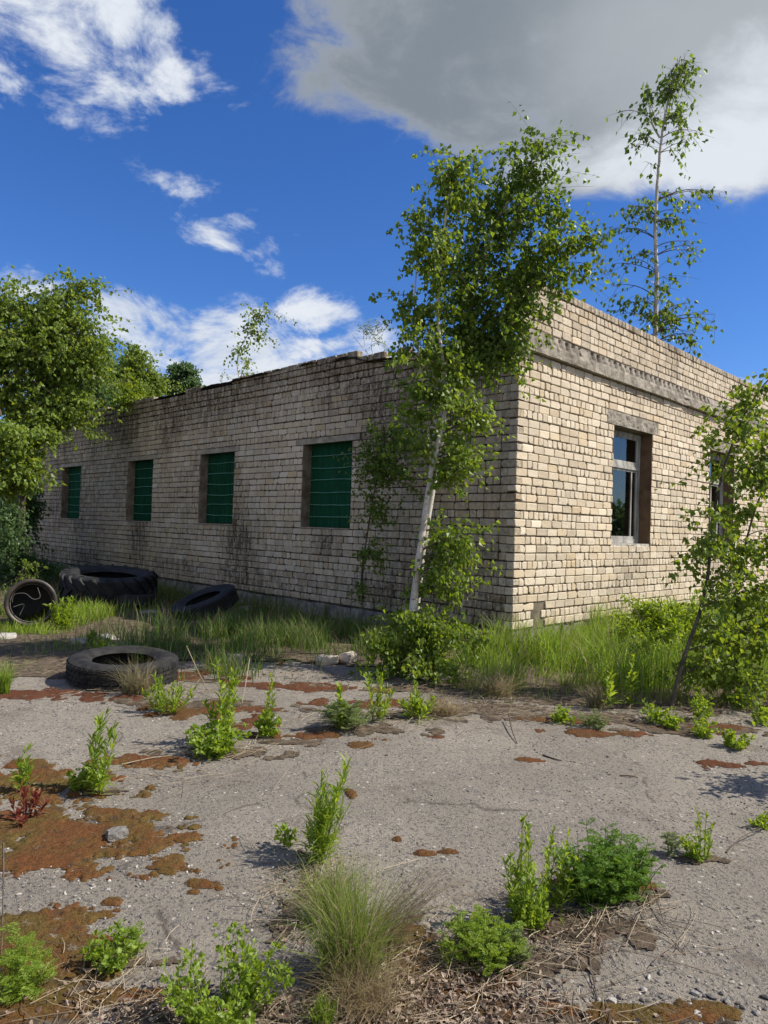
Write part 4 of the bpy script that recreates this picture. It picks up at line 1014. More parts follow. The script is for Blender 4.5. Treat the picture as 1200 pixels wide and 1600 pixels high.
# more of the same growth just outside the frame, its shade reaches the yard at the right
T = [np.array([3.2, 4.25, 0]), np.array([3.15, 4.25, .5]), np.array([3.1, 4.25, 1.0])]
c_ = [(1345, 1080, 4.25, 60, 26, 1.2), (1400, 1000, 4.25, 60, 40, 1.1), (1430, 1110, 4.2, 50, 30, 1.0), (1380, 1150, 4.3, 40, 26, .9)]
crown_parts('shrub', 'leafy shrub just beyond the right edge whose shade falls on the asphalt', 'shrub', [(T, .02, .006)], c_, M['leaf_birch'], M['bark'], per=50, ydepth=.18, spread=.6, part=('stems', 'foliage'))
# round bush under the front wall
cl = [(1035, 965, 8.6, 52, 26, 2.0), (1000, 990, 8.5, 40, 26, 1.8), (1065, 990, 8.4, 45, 30, 1.8), (1030, 1010, 8.2, 55, 24, 1.6)]
b0 = gr(1035, 1035) * [1, 1, 0]
tr = [([b0, b0 + np.array([dx, 0, .35]), b0 + np.array([dx * 2, .1, .7])], .01, .004) for dx in (-.18, 0, .2)]
crown_parts('bush', 'rounded bright green bush under the sunlit wall between the two front windows', 'bush', tr, cl, M['leaf_weed'], M['bark'], L=.05, W=.03, per=190, ydepth=.5, part=('stems', 'foliage'), droop=.1)
# roof growth
T = [C0 + LU * 6.45 - LN * .15 + np.array([0, 0, 4.15]), at(371, 572, 13.8), at(374, 548, 13.8), at(386, 525, 13.8), at(398, 505, 13.8), at(420, 487, 13.8)]
cl = [(423, 484, 13.8, 9, 4, .9), (403, 493, 13.8, 16, 9, 1.0), (395, 515, 13.8, 18, 14, 1.0), (382, 535, 13.8, 12, 10, .6), (366, 552, 13.8, 7, 8, .6)]
crown_parts('sapling', 'small leaning birch sapling rooted on the wall top against white cloud', 'tree', [(T, .016, .005)], cl, M['leaf_birch'], M['birch'], L=.075, W=.062, per=26, ydepth=.3, r_sc=.7)
cl = [(384, 566, 13.3, 6, 18, 1.2), (382, 588, 13.25, 8, 9, 1.4)]
crown_parts('weed', 'yellow-green tuft of leaves hanging over the wall top below the small sapling', 'plant', [([C0 + LU * 6.2 + LN * .06 + np.array([0, 0, 4.15]), at(383, 572, 13.25), at(385, 556, 13.25)], .006, .003)], cl, M['leaf_yellow'], M['bark'], L=.06, W=.04, per=26, ydepth=.08, part=('stem', 'foliage'))
cl = [(565, 528, 11.4, 12, 14, .7), (585, 520, 11.4, 16, 14, .7), (600, 530, 11.4, 12, 12, .5)]
b0 = C0 + LU * 2.85 - LN * .3 + np.array([0, 0, 4.0])
crown_parts('shrub', 'wispy grey-green shrub on the roof edge just left of the birches', 'shrub', [([b0, at(572, 548, 11.4), at(568, 520, 11.4)], .008, .003), ([b0, at(580, 540, 11.4), at(590, 508, 11.4)], .008, .003), ([b0, at(560, 535, 11.4), at(548, 520, 11.4)], .006, .002)], cl, M['leaf_grey'], M['birch'], L=.055, W=.022, per=30, ydepth=.2, droop=0, part=('stems', 'foliage'))
b0 = C0 + LU * 7.05 - LN * .1 + np.array([0, 0, 4.15])
crown_parts('weed', 'tiny dark sprout standing on the wall top left of the small sapling', 'plant', [([b0, b0 + np.array([0, 0, .15]), b0 + np.array([.02, 0, .25])], .006, .003)], [(347, 580, b0[1], 4, 6, 1.0)], M['leaf_dark'], M['bark'], L=.05, W=.035, per=14, ydepth=.08, part=('stem', 'foliage'))
Yb = 8.86 + .7071 * 10.8
cl = [(203, 622, Yb, 24, 14, 1.6), (205, 600, Yb, 20, 14, 1.3), (215, 636, Yb - .15, 12, 9, 1.2)]
b0 = C0 + LU * 10.9 + np.array([0, 0, 4.15])
crown_parts('shrub', 'yellow-green shrub spilling over the far part of the wall top', 'shrub', [([b0, b0 + np.array([0, 0, .3]), b0 + np.array([.1, 0, .6])], .015, .005)], cl, M['leaf_yellow'], M['bark'], L=.075, W=.055, per=46, ydepth=.25, part=('stems', 'foliage'))
# trees beyond and beside the far end
cl = [(210, 575, 25, 30, 22, 1.6), (190, 605, 25, 30, 26, 1.5), (235, 600, 25, 30, 24, 1.5), (212, 550, 25, 14, 8, .8)]
def big_trunk(px, pb, Y, top, r=.12, dx=0):
    b0 = at(px, 850, Y) * [1, 1, 0]
    return ([b0, at(px + dx * .3, 720, Y), at(px + dx * .7, 640, Y), at(px + dx, top, Y)], r, .02)
G = 'trees at the far end of the building'
crown_parts('tree', 'mid green rounded tree showing above the roof, between the two others there', 'tree', [big_trunk(210, 0, 25, 570)], cl, M['leaf_tree'], M['bark'], L=.12, W=.10, per=75, ydepth=1.5, spread=1.7, group=G, twig_r=.008)
cl = [(285, 580, 27, 22, 16, 1.4), (268, 603, 27, 30, 16, 1.4), (300, 602, 27, 16, 10, 1.2)]
crown_parts('tree', 'smallest tree above the roof, farthest right of those at the far end', 'tree', [big_trunk(285, 0, 27, 585)], cl, M['leaf_blue'], M['bark'], L=.12, W=.10, per=80, ydepth=1.2, group=G, twig_r=.008)
cl = [(150, 560, 24, 30, 34, 1.6), (160, 610, 24, 28, 40, 1.6), (125, 600, 24, 40, 40, 1.5), (165, 640, 24, 20, 16, 1.2)]
crown_parts('tree', 'bluish dark tree behind the far end, partly hidden by the big near tree', 'tree', [big_trunk(148, 0, 24, 560)], cl, M['leaf_blue'], M['bark'], L=.12, W=.10, per=75, ydepth=1.5, spread=1.7, group=G, twig_r=.008)
cl = [(5, 470, 15.5, 30, 28, 1.2), (45, 490, 15.5, 34, 26, 1.2), (75, 520, 15.5, 40, 30, 1.2), (100, 450, 15.5, 32, 16, .9), (132, 440, 15.5, 20, 8, .8), (145, 465, 15.5, 14, 8, .7), (110, 490, 15.5, 30, 22, 1.0), (140, 510, 15.5, 14, 14, .7),
      (20, 540, 15.5, 45, 40, 1.2), (80, 570, 15.5, 55, 35, 1.3), (125, 560, 15.5, 26, 30, 1.0), (30, 610, 15.5, 50, 36, 1.3), (100, 620, 15.5, 45, 28, 1.3), (60, 650, 15.5, 50, 24, 1.2), (145, 560, 15.5, 20, 40, 1.2), (120, 530, 15.5, 36, 26, 1.2), (60, 540, 15.5, 46, 34, 1.2), (105, 655, 15.5, 34, 16, 1.0), (-20, 580, 15.5, 40, 80, 1.0)]
crown_parts('tree', 'big bright leafy tree at the left edge, overhanging the far end of the wall', 'tree', [big_trunk(28, 0, 15.5, 520, .13, 35), big_trunk(22, 0, 15.6, 500, .10, -15)], cl, M['leaf_tree'], M['bark'], L=.11, W=.09, per=64, ydepth=1.8, spread=2.2, group=G, twig_r=.007)
cl = [(20, 690, 12.5, 45, 28, 1.3), (60, 690, 12.5, 24, 14, 1.0), (10, 740, 12.3, 34, 34, 1.3), (40, 725, 12.3, 22, 14, 1.0), (-30, 700, 12.5, 40, 60, 1.0)]
crown_parts('tree', 'lower maple-like boughs at the left edge in front of the big tree', 'tree', [big_trunk(-28, 0, 12.5, 650, .07, 30)], cl, M['leaf_tree'], M['bark'], L=.10, W=.09, per=70, ydepth=.8, group=G, twig_r=.006)
cl = [(40, 780, 17, 30, 40, 1.3), (15, 830, 16.5, 30, 40, 1.4), (-20, 860, 16, 40, 50, 1.4), (70, 890, 16, 22, 10, .7), (30, 885, 15, 30, 20, 1.2), (12, 800, 14.6, 24, 34, 1.1), (10, 850, 14.4, 26, 30, 1.1), (30, 750, 15, 18, 22, .8)]
b0 = at(30, 880, 16.5) * [1, 1, 0]
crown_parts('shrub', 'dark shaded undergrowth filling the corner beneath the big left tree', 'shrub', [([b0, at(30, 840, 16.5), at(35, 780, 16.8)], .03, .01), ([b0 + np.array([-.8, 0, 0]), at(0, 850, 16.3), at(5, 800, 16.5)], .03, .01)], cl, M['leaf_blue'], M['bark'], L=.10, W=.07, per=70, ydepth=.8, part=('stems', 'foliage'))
cl = [(32, 905, 10.6, 24, 14, 1.3), (28, 925, 10.5, 26, 14, 1.3), (38, 882, 10.6, 9, 12, 1.0)]
b0 = gr(30, 950) * [1, 1, 0]
crown_parts('shrub', 'small bright sunlit shrub just behind the black drum', 'shrub', [([b0, at(30, 925, 10.6), at(38, 878, 10.6)], .008, .003), ([b0, at(20, 930, 10.6), at(18, 905, 10.6)], .007, .003)], cl, M['leaf_birch'], M['bark'], L=.045, W=.032, per=42, ydepth=.2, part=('stems', 'foliage'))
# far trees close the view past the building on the left
for i, (x, y, h, r) in enumerate(((-26, 34, 9, 3.0), (-32, 30, 8, 3), (-19, 36, 8, 2.6))):
    b0 = np.array([x, y, 0.0]); k = [(x, y, h * .72, r, h * .3)]
    px = 600 + x / y * FPX; py = 823 - (h * .6 - 1.5) / y * FPX
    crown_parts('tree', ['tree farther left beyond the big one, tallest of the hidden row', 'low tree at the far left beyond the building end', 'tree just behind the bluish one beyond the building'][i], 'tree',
                [([b0, b0 + np.array([0, 0, h * .4]), b0 + np.array([.3, 0, h * .8])], .15, .03)], [(px, py, y, r / y * FPX, h * .32 / y * FPX, .8)], M['leaf_blue'], M['bark'], L=.2, W=.17, per=80, ydepth=3, group=G, twig_r=.01)

# ---------------------------------------------------------------- weeds
def lance(mb, P, D, L, W, mat=0, curl=.35):
    """long narrow leaves with a folded midrib and a drooping tip"""
    n = len(P); D = unit(D); up = np.array([0, 0, 1.0])[None]; S = unit(np.cross(D, up + rng.normal(0, .25, (n, 3))))
    Nn = np.cross(S, D); L = np.broadcast_to(L, (n,))[:, None]; W = np.broadcast_to(W, (n,))[:, None]
    def c(t): return P + D * L * t - np.array([0, 0, 1.0]) * L * curl * t * t
    rows = [c(0)]
    for t, w in ((.3, 1), (.65, .8)):
        rows += [c(t) - S * W * w / 2 + Nn * W * .12, c(t), c(t) + S * W * w / 2 + Nn * W * .12]
    rows.append(c(1)); V = np.stack(rows, 1).reshape(-1, 3); i = np.arange(n)[:, None] * 8
    T = [[0, 2, 1], [0, 3, 2], [4, 5, 7], [5, 6, 7]]; Q = [[1, 2, 5, 4], [2, 3, 6, 5]]
    mb.add(V, np.concatenate([i + np.array([q]) for q in T])); mb.v.pop(); mb.c.pop(); mb.n -= len(V)
    mb.add(V, np.concatenate([i + np.array([q]) for q in Q]))
def weed(px, py, h_px, w_px, label, style='lance', n=6, leafm='leaf_weed', ll=.05, lw=.010, lean=(0, 0), cnt=None, name='weed', stemr=.0022, cat='weed', group=None):
    b0 = gr(px, py); b0[2] = float(gz(b0[0], b0[1])); Y = b0[1]; H = h_px * Y / FPX; Wd = w_px * 1.25 * Y / FPX / 2
    o = empty(name, b0, label, cat, group); sm, lm = MB(), MB()
    for s in range(n):
        a = rng.uniform(0, 6.28); rr = Wd * rng.random() ** .6; hh = H * (1 - .35 * (rr / max(Wd, 1e-3)) ** 1.5) * rng.uniform(.45, 1.05)
        root = b0 + np.array([math.cos(a), math.sin(a), 0]) * rr * .35; root[2] = b0[2] - .01
        top = b0 + np.array([math.cos(a) * rr + lean[0] * hh, math.sin(a) * rr + lean[1] * hh, hh])
        mid = root * .45 + top * .55 + np.array([-lean[0] * .25 * hh, 0, hh * .12]) + rng.normal(0, .06 * hh, 3)
        p = bez(root, mid, top, 9); tube(sm, p, np.linspace(stemr, stemr * .5, 9), 4)
        if style == 'lance':
            k = cnt or int(15 + hh * 46); t = rng.uniform(.04, 1, k); ii = (t * 8).astype(int).clip(0, 7); f = (t * 8 - ii)[:, None]; P = p[ii] * (1 - f) + p[np.minimum(ii + 1, 8)] * f
            az = rng.uniform(0, 6.28, k); D = np.stack([np.cos(az), np.sin(az), rng.uniform(.6, 2.6, k) * (.55 + t)], 1)
            lance(lm, P, D, ll * 1.45 * rng.uniform(.5, 1.25, k) * (1.15 - .5 * t), lw * rng.uniform(.7, 1.2, k), curl=.35)
        elif style == 'feather':
            k = cnt or 9
            for q in range(k):
                t = rng.uniform(.15, 1); ii = min(7, int(t * 8)); s0 = p[ii]; az = rng.uniform(0, 6.28); l = ll * 2.9 * rng.uniform(.6, 1.1) * (1.2 - .5 * t)
                D = unit(np.array([math.cos(az), math.sin(az), rng.uniform(.2, 1.2)])); e = s0 + D * l - np.array([0, 0, l * .25]); rc = bez(s0, s0 + D * l * .6, e, 10)
                tube(sm, rc, .0007, 3)
                m = 9; R_ = np.repeat(rc[1:], 2, 0); Td = np.repeat(np.gradient(rc, axis=0)[1:], 2, 0); Sd = unit(np.cross(Td, np.array([0, 0, 1.0]))) * np.tile([1, -1], m)[:, None]
                ln = np.repeat(np.sin(np.linspace(.35, 2.9, m)), 2) * l * .24 + .003
                # each leaflet split again
                for f_ in (0, 1, 2):
                    DD = unit(Sd + unit(Td) * (.5 + f_ * .55 - .5) + rng.normal(0, .18, Sd.shape)); leaves(lm, R_ + Sd * (ln * .22 * f_)[:, None], DD, ln * (1 - .2 * f_), np.full(2 * m, lw * .55), fold=.15, shape=.5)
        elif style == 'round':
            k = cnt or 22; t = rng.uniform(.1, 1, k); ii = (t * 8).astype(int).clip(0, 7); P0 = p[ii]
            az = rng.uniform(0, 6.28, k); D = unit(np.stack([np.cos(az), np.sin(az), rng.uniform(.1, .9, k)], 1)); st_ = ll * rng.uniform(.3, 1.0, k)[:, None]
            P = P0 + D * st_
            for q in range(0, k, 2): tube(sm, np.array([P0[q], P[q]]), .0007, 3)
            for sh in (0, 1, 2):
                D2 = unit(D + rng.normal(0, .7, D.shape)); leaves(lm, P, D2, ll * rng.uniform(.5, .85, k), lw * rng.uniform(.8, 1.2, k), fold=.2, shape=.5)
    sm.build('stem' if n == 1 else 'stems', M[leafm] if name != 'dry_weed' else M['straw'], o); lm.build('leaves', M[leafm], o); return o
W_ = 'weeds growing through the asphalt'
weed(150, 1242, 148, 50, 'tall upright bright green weed on the left beside the brown moss', n=9, ll=.085, lw=.013, lean=(.10, 0), group=W_)
weed(128, 1236, 50, 34, 'short leafy tuft at the foot of the tall weed on the left', 'round', n=7, ll=.03, lw=.016, group=W_)
weed(38, 1240, 70, 36, 'small green shoot above a patch of red-leaved weed at the left edge', n=4, ll=.07, lw=.013, group=W_)
weed(38, 1285, 52, 60, 'red-leaved weed sprawling on the moss at the left edge', n=8, leafm='leaf_red', ll=.06, lw=.014, group=W_)
weed(345, 1165, 135, 56, 'tallest weed of the middle-left group, in front of the flat worn tyre', n=10, ll=.09, lw=.019, group=W_)
weed(335, 1178, 58, 80, 'low leafy spread at the foot of the weed before the worn tyre', 'round', n=12, ll=.05, lw=.028, group=W_)
weed(418, 1150, 112, 22, 'thin upright weed between moss streaks, right of the tallest middle-left one', n=4, ll=.07, lw=.014, group=W_)
weed(420, 1152, 42, 40, 'small leaf clump under the thin upright weed', 'round', n=6, ll=.045, lw=.024, group=W_)
weed(262, 1112, 60, 82, 'low wide bright weed right in front of the worn tyre', n=20, ll=.075, lw=.012, group=W_)
weed(590, 1128, 102, 48, 'bright bushy upright weed in front of the birch shrub', n=10, ll=.075, lw=.013, group=W_)
weed(528, 1142, 84, 20, 'single dark-stemmed weed left of the bright bushy one by the birch', n=3, ll=.09, lw=.03, group=W_)
weed(540, 1140, 52, 76, 'grey-green feathery clump at the edge of the asphalt', 'feather', n=20, leafm='leaf_grey', ll=.045, lw=.010, group=W_)
weed(650, 1124, 48, 56, 'leafy low clump right of the bright bushy weed, before the birch', n=12, ll=.08, lw=.018, group=W_)
weed(672, 1118, 50, 10, 'small single shoot right of the low clump before the birch', n=2, ll=.07, lw=.016, group=W_)
weed(498, 1345, 165, 66, 'tall bright weed with long narrow leaves in the middle of the yard', n=24, ll=.085, lw=.008, lean=(.16, 0), group=W_)
weed(452, 1322, 52, 30, 'small round-leaved shoot at the left of the tall middle weed', 'round', n=4, ll=.03, lw=.018, cnt=12, group=W_)
weed(340, 1590, 135, 190, 'leafy clover-like clump at the bottom edge left of centre', 'round', n=34, ll=.027, lw=.015, cnt=14, leafm='leaf_weed', group=W_)
weed(386, 1570, 138, 34, 'upright narrow-leaved shoot at the right of the clover-like clump', n=4, ll=.055, lw=.012, group=W_)
weed(296, 1580, 140, 40, 'thin bare-stemmed shoot at the left of the clover-like clump', n=3, ll=.03, lw=.008, cnt=14, group=W_)
weed(165, 1508, 62, 110, 'small leafy rosette on the moss at lower left', 'round', n=12, ll=.03, lw=.017, cnt=10, group=W_)
weed(205, 1480, 48, 44, 'lacy-leaved sprig right of the rosette at lower left', 'feather', n=5, ll=.022, lw=.006, leafm='leaf_weed', group=W_)
weed(22, 1556, 112, 80, 'feathery bright weed at the bottom left edge', 'feather', n=14, ll=.03, lw=.0055, leafm='leaf_weed', group=W_)
weed(820, 1445, 178, 74, 'tall upright stalks at the left end of the long green clump', n=18, ll=.052, lw=.010, lean=(.10, 0), group=W_)
weed(866, 1425, 145, 66, 'darker narrow-leaved stalks in the middle of the long green clump', n=14, ll=.05, lw=.009, lean=(.12, 0), group=W_)
weed(930, 1412, 125, 130, 'dense feathery plant forming the middle of the long green clump', 'feather', n=60, ll=.026, lw=.0075, leafm='leaf_feather', group=W_)
weed(980, 1400, 105, 90, 'dense feathery plant at the right end of the long green clump', 'feather', n=38, ll=.026, lw=.0075, leafm='leaf_feather', group=W_)
weed(755, 1500, 85, 120, 'low bright clump at the lower left end of the long green clump', 'feather', n=26, ll=.024, lw=.0075, leafm='leaf_weed', group=W_)
weed(795, 1500, 50, 60, 'bluish low clump beside the dead grass at lower centre', 'feather', n=16, ll=.022, lw=.006, leafm='leaf_grey', group=W_)
weed(822, 1448, 60, 56, 'broad-leaved tuft at the foot of the tall stalks', 'round', n=10, ll=.03, lw=.02, group=W_)
weed(704, 1512, 42, 26, 'small grassy tuft on the brown litter at lower centre', n=5, ll=.07, lw=.006, cnt=9, group=W_)
weed(1098, 1342, 80, 46, 'small yellow-green weed with upright tips near the right edge', n=7, ll=.03, lw=.009, group=W_)
weed(1090, 1344, 38, 44, 'round-leaved base of the small weed near the right edge', 'round', n=6, ll=.022, lw=.014, group=W_)
weed(1050, 1338, 42, 30, 'greyish sprig left of the small weed near the right edge', 'feather', n=5, ll=.018, lw=.005, leafm='leaf_grey', group=W_)
weed(1192, 1290, 26, 50, 'small low weed at the right edge by the shade', 'round', n=6, ll=.02, lw=.014, group=W_)
weed(1192, 1132, 34, 24, 'tiny sprout at the right edge on bare asphalt', 'round', n=4, ll=.06, lw=.04, cnt=8, group=W_)
weed(1150, 1168, 26, 44, 'small yellow-green tuft on the asphalt right of the grass', 'round', n=6, ll=.04, lw=.025, group=W_)
weed(985, 1104, 78, 18, 'right one of two slender leafy stalks at the grass edge', n=2, ll=.10, lw=.026, group=W_)
weed(951, 1112, 82, 18, 'left one of two slender leafy stalks at the grass edge', n=2, ll=.10, lw=.026, group=W_)
weed(930, 1138, 28, 44, 'grey feathery tuft in front of the tall grass', 'feather', n=9, ll=.03, lw=.008, leafm='leaf_grey', group=W_)
for px, py, h, w, lb in ((1020, 1130, 36, 34, 'leftmost of the small pale green weeds before the leaning sapling'), (1048, 1138, 30, 30, 'yellowish small weed right below the foot of the leaning sapling'), (1098, 1128, 50, 30, 'broader sunlit weed right of the foot of the leaning sapling'),
                         (1096, 1150, 22, 40, 'low yellow-green weed nearest the camera below the sapling'), (880, 1130, 30, 44, 'small bright weed at the front of the tall grass'), (1165, 1110, 40, 44, 'low leafy weed under the right-edge sapling')):
    weed(px, py, h, w, lb, 'round', n=8, ll=.045, lw=.02, cnt=12, group=W_)
weed(160, 1030, 36, 40, 'sunlit bushy weed behind the left side of the worn tyre', n=9, ll=.08, lw=.018, group=W_)
weed(147, 1012, 34, 16, 'small sprout beside the whitish stone', n=3, ll=.10, lw=.03, group=W_)
weed(100, 985, 62, 40, 'tall grassy weed right of the black drum', n=14, ll=.12, lw=.022, group=W_)

# ---------------------------------------------------------------- grass
def gcol(n, a, b_, dry=.0):
    t = rng.random((n, 1)); c = np.array([a]) * (1 - t) + np.array([b_]) * t
    d = rng.random((n, 1)) < dry; return np.where(d, np.array([[.34, .27, .16]]) * rng.uniform(.6, 1.1, (n, 1)), c)
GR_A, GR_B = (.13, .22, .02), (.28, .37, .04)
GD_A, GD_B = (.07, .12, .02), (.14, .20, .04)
mb = MB()
def grass_patch(n, x0, x1, y0, y1, dens, hmin, hmax, a=GR_A, b_=GR_B, dry=.1, w=.006, lean=(0, 0, 0), bend=.35):
    X, Y = pts_in(n, x0, x1, y0, y1); k = outside(X, Y, .04) & (dens(X, Y) > rng.random(n)); X, Y = X[k], Y[k]; m = len(X)
    hh = (hmin + (hmax - hmin) * np.clip(fbm(X * 2.1, Y * 2.1, 15, 3) * 2.6 - .85, 0, 1)) * rng.uniform(.5, 1.15, m)
    blades(mb, np.stack([X, Y, gz(X, Y) - .01], 1), hh, w * rng.uniform(.6, 1.3, m), lean, bend=bend, col=gcol(m, a, b_, dry))
def front_edge(x, y):  # soft front edge of the tall grass at the right
    return np.clip((y - (6.45 + .5 * (fbm(x * 1.6, x * 0 + 3, 44, 3) - .5) - .25 * np.clip(x - 2.2, 0, 1))) * 2.5, 0, 1)
clump = lambda x, y, s=2.2, t=.42: np.clip((fbm(x * s, y * s, 33, 3) - t) * 6, .06, 1)
grass_patch(120000, .65, 8.5, 6.0, 14, lambda x, y: front_edge(x, y) * clump(x, y, 2.6, .40) * np.clip((x - .55) * 2.2, 0, 1), .20, .64, dry=.10, w=.008, lean=(.14, 0, 0), bend=.4)
grass_patch(5000, .5, 3.2, 5.9, 6.9, lambda x, y: np.exp(-((y - 6.45) / .22) ** 2) * clump(x, y, 3, .4), .05, .16, dry=.6, w=.005, bend=.8)
def near_left(x, y):
    dl, dr = wl_dist(x, y); return np.exp(-((dl - .35) / .75) ** 2)
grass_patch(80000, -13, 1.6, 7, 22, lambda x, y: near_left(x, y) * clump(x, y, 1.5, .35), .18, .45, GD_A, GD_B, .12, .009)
def midfield(x, y):
    e = np.exp(-((x + 1.5) / 1.1) ** 2 - ((y - 8.9) / .8) ** 2) + .8 * np.exp(-((x + 2.2) / .9) ** 2 - ((y - 8.0) / .4) ** 2) + .8 * np.exp(-((x + 1.6) / .3) ** 2 - ((y - 7.0) / .3) ** 2) + .7 * np.exp(-((x + .2) / .7) ** 2 - ((y - 9.2) / .6) ** 2)
    return np.clip(e, 0, 1) * clump(x, y, 2.4, .34)
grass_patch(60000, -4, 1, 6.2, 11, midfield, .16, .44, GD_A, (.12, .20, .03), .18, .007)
def left_sun(x, y):
    e = np.exp(-((x + 3.9) / .9) ** 2 - ((y - 7.6) / .9) ** 2) + 1.0 * np.exp(-((x + 5.3) / .9) ** 2 - ((y - 9.5) / 1.2) ** 2) + .9 * np.exp(-((x + 3.0) / .5) ** 2 - ((y - 7.9) / .3) ** 2) + np.exp(-((x + 3.4) / .22) ** 2 - ((y - 6.2) / .3) ** 2) + np.exp(-((x + 4.3) / .3) ** 2 - ((y - 9.6) / .5) ** 2)
    return np.clip(e, 0, 1) * clump(x, y, 2.6, .30)
grass_patch(30000, -9, -1.8, 5.7, 12, left_sun, .05, .20, (.10, .17, .03), (.19, .25, .05), .25, .006)
grass_patch(9000, -6.5, -4.0, 8.8, 11, lambda x, y: clump(x, y, 2, .3), .15, .34, GR_A, GR_B, .08, .008)
grass_patch(16000, -16, -3.5, 10.5, 20, lambda x, y: clump(x, y, 1.2, .3), .15, .40, GD_A, GD_B, .1, .012)
tag(mb.build('grass', M['grass']), 'bright to shaded wild grass along the foot of both brick walls', 'grass', kind='stuff')
# tufts that read as single plants
def tuft(px, py, h_px, w_px, label, n, a, b_, dry, lean=(0, 0, 0), w=.0022, bend=.35, ry=.5):
    b0 = gr(px, py); Y = b0[1]; H = h_px * Y / FPX; Wd = w_px * Y / FPX / 2; mb = MB()
    ang = rng.uniform(0, 6.28, n); r = Wd * .55 * rng.random(n) ** .6; X, Yy = b0[0] + np.cos(ang) * r, b0[1] + np.sin(ang) * r * ry
    P = np.stack([X, Yy, gz(X, Yy) - .005], 1); blades(mb, P, H * rng.uniform(.35, 1.08, n), w * rng.uniform(.6, 1.3, n), lean, bend=bend, col=gcol(n, a, b_, dry))
    ob = mb.build('grass_tuft', M['grass']); return tag(ob, label, 'grass tuft')
OLV, OLB = (.12, .15, .03), (.24, .25, .07)
tuft(520, 1440, 120, 120, 'fine olive grass tuft at the foot of the tall middle weed', 560, (.11, .17, .02), (.24, .30, .05), .2, (.05, 0, 0), .0022, .5)
tuft(545, 1530, 185, 150, 'large thick olive grass tuft in the bottom middle of the yard', 1250, (.11, .17, .02), (.24, .30, .05), .22, (.06, 0, 0), .0023, .5, .9)
tuft(565, 1575, 120, 190, 'straw-coloured dead grass tuft at the very bottom of the middle crack', 650, (.22, .16, .09), (.30, .24, .13), .5, (.05, -.05, 0), .0018, .9, .8)
tuft(600, 1480, 190, 120, 'wispy seed-headed dry grass leaning right from the large tuft', 260, (.18, .12, .075), (.28, .20, .13), .4, (.7, 0, 0), .0016, .3)
tuft(505, 1604, 60, 60, 'small bright green grass tuft at the bottom edge', 160, GR_A, GR_B, .1, (0, 0, 0), .004)
tuft(520, 1500, 90, 40, 'bright green grass blades on the left of the large olive tuft', 130, (.09, .18, .02), (.16, .26, .03), .05, (.03, 0, 0), .003)
tuft(212, 1086, 70, 80, 'dry curved grass clump growing in front of the worn tyre', 380, (.22, .18, .11), (.14, .17, .06), .5, (0, -.12, 0), .004, .7)
tuft(225, 1050, 46, 70, 'green grass growing out of the middle of the worn tyre', 260, GD_A, (.12, .19, .04), .2, (0, 0, 0), .005)
tuft(4, 1085, 60, 40, 'bright green grass tuft at the left edge beside the red moss', 240, GR_A, GR_B, .05, (0, 0, 0), .006)
tuft(690, 1118, 40, 90, 'dry bleached grass tangle in front of the birch foot', 420, (.36, .29, .18), (.42, .35, .23), .8, (.1, 0, 0), .004, 1.1)
tuft(775, 1090, 60, 90, 'bleached dead grass at the left end of the tall green grass', 500, (.36, .30, .18), (.2, .22, .07), .6, (.1, 0, 0), .004, .9)
tuft(930, 1108, 50, 50, 'grey tussock in the shade before the tall grass', 260, (.2, .18, .12), (.10, .14, .05), .6, (0, 0, 0), .004, .6)
# twigs on the ground
def twig(pts, r, label, mat='stick', side=0):
    P = [gr(a, b_) + np.array([0, 0, h]) for a, b_, h in pts]
    for p in P: p[2] += float(gz(p[0], p[1])) + r
    mb = MB(); pp = smooth_path(P, 5); tube(mb, pp, np.linspace(r, r * .5, len(pp)), 5)
    for q in range(side):
        i = rng.integers(2, len(pp) - 1); a = rng.uniform(0, 6.28); e = pp[i] + np.array([math.cos(a), math.sin(a), .15]) * rng.uniform(.03, .09); tube(mb, np.array([pp[i], (pp[i] + e) / 2 + [0, 0, .005], e]), r * .4, 4)
    return tag(mb.build('twig', M[mat]), label, 'twig')
twig([(1016, 1378, .02), (1018, 1400, .03), (1030, 1430, .02), (1038, 1452, .0)], .0035, 'dark bent twig right of the feathery clump')
twig([(960, 1425, .01), (1000, 1450, .01), (1040, 1470, .01), (1072, 1498, .0)], .003, 'forked dark twig ending in fine side shoots at lower right', side=9)
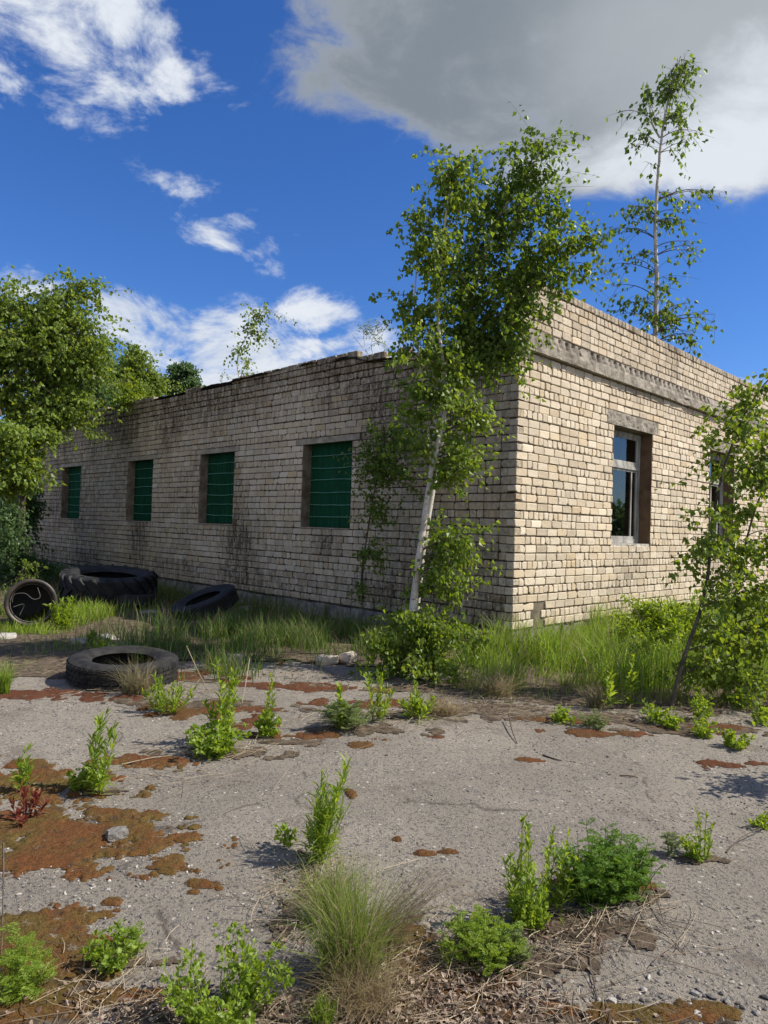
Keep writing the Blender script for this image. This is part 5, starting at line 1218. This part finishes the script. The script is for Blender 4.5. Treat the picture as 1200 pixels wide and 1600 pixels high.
twig([(925, 1470, .01), (922, 1510, .01), (935, 1565, .0)], .003, 'dark twig pointing at the camera below the feathery clump', side=2)
twig([(955, 1410, .04), (935, 1450, .02), (890, 1500, .01), (868, 1512, .0)], .0022, 'long pale dry stalk leading from the feathery clump', 'straw')
twig([(830, 1535, .0), (860, 1560, .01), (885, 1580, .0)], .003, 'dark stick on the litter at bottom centre right')
twig([(3, 1365, .12), (4, 1420, .08), (2, 1500, .01)], .004, 'dry upright twig at the left edge', 'bark')
twig([(795, 1130, .05), (800, 1148, .02), (808, 1163, .0)], .006, 'short dark stick standing in the crack before the tall grass')
twig([(848, 1183, 0), (868, 1190, 0), (878, 1192, .0)], .006, 'small dark stick lying alone on the open asphalt')
twig([(968, 1215, 0), (985, 1217, .005), (997, 1219, .0)], .005, 'short black stick on the asphalt at right', side=1)
twig([(1135, 1335, 0), (1160, 1318, .03), (1190, 1300, .02)], .004, 'brown stick reaching from the right edge to the small weed')
twig([(290, 1050, .25), (310, 1072, .12), (332, 1090, .0)], .005, 'pale dry stalk leaning right of the worn tyre', 'straw')
twig([(389, 1060, .2), (384, 1082, .1), (378, 1100, .0)], .005, 'pale thin stalk left of the thin upright weed', 'straw')
twig([(190, 1198, .01), (240, 1188, .02), (270, 1180, .0)], .004, 'long pale stalk across the brown moss right of the tall left weed', 'straw')
twig([(600, 1595, .01), (620, 1585, .03), (640, 1568, .0)], .003, 'short pale stick on the litter at bottom centre', 'straw')

# a distant line of trees across the yard behind the viewer (seen only as the dark band mirrored in the panes)
mb = MB()
n = 52000; a = rng.uniform(-math.pi, math.pi, n) ; r = rng.uniform(105, 122, n); top = 4.5 + 4.5 * fbm(a * 14, a * 0, 66, 4)
P = np.stack([np.cos(a) * r, np.sin(a) * r, rng.random(n) * top], 1)
leaves(mb, P, rnd_dirs(n), rng.uniform(.8, 1.6, n), rng.uniform(.6, 1.3, n))
tag(mb.build('far_woodland', M['leaf_blue']), 'distant dark wood all round the yard, far behind everything', 'woodland', kind='stuff')
